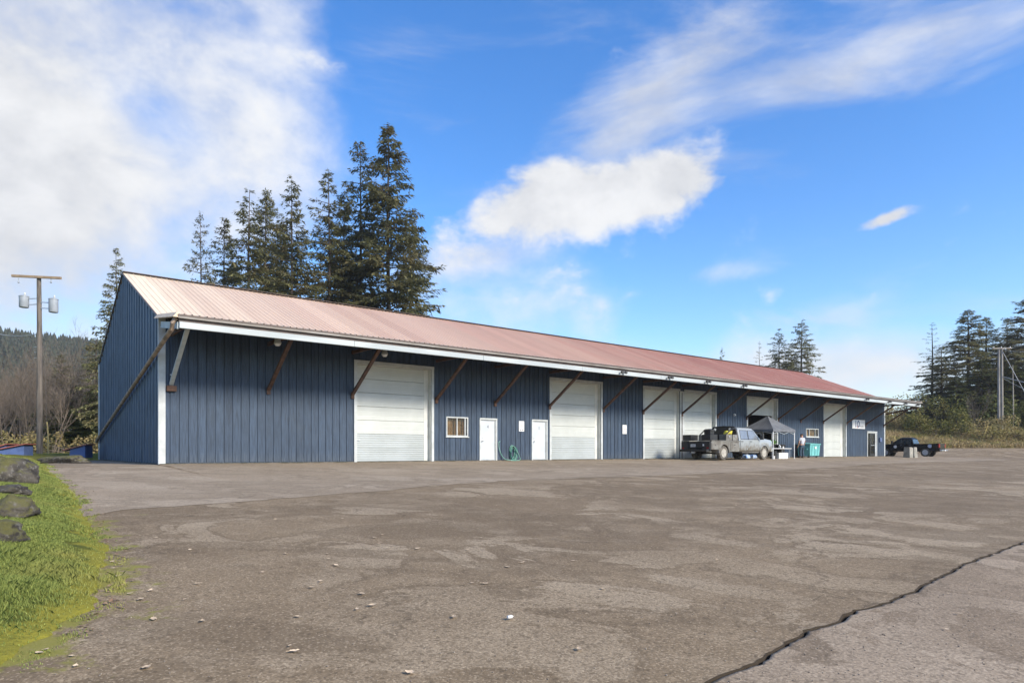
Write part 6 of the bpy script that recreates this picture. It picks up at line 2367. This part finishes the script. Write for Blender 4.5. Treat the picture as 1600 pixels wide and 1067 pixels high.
LM = [leaf_mesh(i) for i in range(5)]
for me in LM:
    me.materials.append(M['leaf'])
LP = [(316, 972), (460, 1019), (453, 1011), (466, 965), (558, 953), (581, 947), (566, 929), (488, 919), (501, 909), (525, 884), (514, 874), (511, 866), (447, 866), (409, 895), (308, 913), (586, 841), (597, 836),
      (592, 850), (606, 857), (652, 858), (730, 860), (691, 892), (737, 912), (758, 913), (793, 887), (816, 880), (709, 965), (752, 841), (895, 877), (942, 921), (500, 818), (535, 811), (187, 882), (175, 879), (177, 889),
      (182, 902), (152, 899), (235, 924), (219, 938), (202, 929), (288, 938), (240, 969), (72, 1017), (61, 1022), (112, 1027), (118, 1043), (228, 1045), (244, 841), (297, 860), (1553, 867), (1480, 985), (1500, 960), (640, 1053),
      (905, 1016), (955, 782), (1150, 790), (1120, 875), (1052, 826), (430, 812), (690, 805), (776, 790)]
rng = random.Random(17)
for i, (px, py) in enumerate(LP):
    p = px_ground(px, py)
    o = link('fallen_leaf', LM[i % 5], M['leaf'])
    sz = rng.uniform(0.04, 0.078)
    o.location = (p.x, p.y, p.z + 0.014)
    o.rotation_euler = (rng.uniform(-0.08, 0.08), rng.uniform(-0.08, 0.08), rng.uniform(0, 6.3))
    o.scale = (sz, sz, sz)
    tag(o, 'pale dry fallen leaf lying on the worn asphalt', 'leaf', 'fallen leaves scattered over the asphalt')
# small bits of leaf along the verge: uncountable
C = []
rg = np.random.default_rng(31)
for i in range(420):
    y = rg.uniform(4.5, 16)
    x = x_left(y) + abs(rg.normal(0, 0.16))
    C.append((x, y, gz(x, y) + 0.018))
n = len(C)
C = np.array(C)
d = rg.normal(0, 1, (n, 3)) * np.array([1, 1, 0.15])
d /= np.linalg.norm(d, axis=1)[:, None]
u = np.cross(d, np.array([0, 0, 1.0]) + rg.normal(0, 0.15, (n, 3)))
L_ = 0.045 * rg.uniform(0.5, 1.3, n)[:, None]
V = np.stack([C, C + d * L_ * 0.5 + u * L_ * 0.3, C + d * L_, C + d * L_ * 0.5 - u * L_ * 0.3], 1).reshape(-1, 3)
struct(link('leaf_litter', np_mesh('leaf_litter', V, np.arange(4 * n).reshape(n, 4)), pm('brown_leaf_litter', (0.30, 0.20, 0.12), (0.16, 0.09, 0.05), 20, 0.8)), 'brown leaf crumbs along the grass edge', 'stuff')
# loose grit on the asphalt
C = []
for i in range(2600):
    y = 3.8 + 9 * rg.uniform() ** 1.6
    x = rg.uniform(-0.8, 0.8) * y
    if x < x_left(y) + 0.05 or abs(x - x_crack(y)) < 0.06:
        continue
    if x > x_crack(y) or rg.uniform() < 0.30:
        C.append((x, y, (road_z(x, y, 1, 1) if x > x_crack(y) else lot_z(x, y, 1, 1)) + 0.002))
Vs, Fs = [], []
for (x, y, z) in C:
    r_ = rg.uniform(0.003, 0.010)
    o_ = len(Vs)
    for dv in ((1, 0, 0), (-1, 0, 0), (0, 1, 0), (0, -1, 0), (0, 0, 0.9), (0, 0, -0.5)):
        j = rg.uniform(0.6, 1.2)
        Vs.append((x + dv[0] * r_ * j, y + dv[1] * r_ * j, z + dv[2] * r_ * j))
    for f in ((0, 2, 4), (2, 1, 4), (1, 3, 4), (3, 0, 4), (2, 0, 5), (1, 2, 5), (3, 1, 5), (0, 3, 5)):
        Fs.append(tuple(o_ + q for q in f))
struct(link('grit', np_mesh('grit', np.array(Vs), np.array(Fs)), pm('pale_and_dark_grit', (0.30, 0.26, 0.21), (0.12, 0.10, 0.085), 9, 0.9)), 'loose grit on the paving', 'stuff')
p = px_ground(797, 968)
o = MB().lathe([(0.022, -0.05), (0.027, -0.046), (0.027, 0.03), (0.012, 0.045), (0.012, 0.055)], 'x', 12).build('crushed_bottle', M['whiteplastic'], None, smooth=40)
o.scale = (0.5, 0.5, 0.5)
o.location = (p.x, p.y, p.z + 0.024)
o.rotation_euler = (0, 0, 0.6)
tag(o, 'tiny crushed white bottle lying on the asphalt', 'litter')

# ------------------------------------------------------------------ thin haze over the whole place
m = bpy.data.materials.new('thin_haze')
m.use_nodes = True
nt = m.node_tree
nt.nodes.clear()
vo = nt.nodes.new('ShaderNodeVolumePrincipled')
vo.inputs['Color'].default_value = (0.92, 0.93, 0.95, 1)
vo.inputs['Density'].default_value = 0.00028
vo.inputs['Anisotropy'].default_value = 0.2
nt.links.new(vo.outputs[0], nt.nodes.new('ShaderNodeOutputMaterial').inputs['Volume'])
o = MB().box(-2600, 2600, -700, 3100, -4, 125).build('haze', m)
struct(o, None, 'stuff')
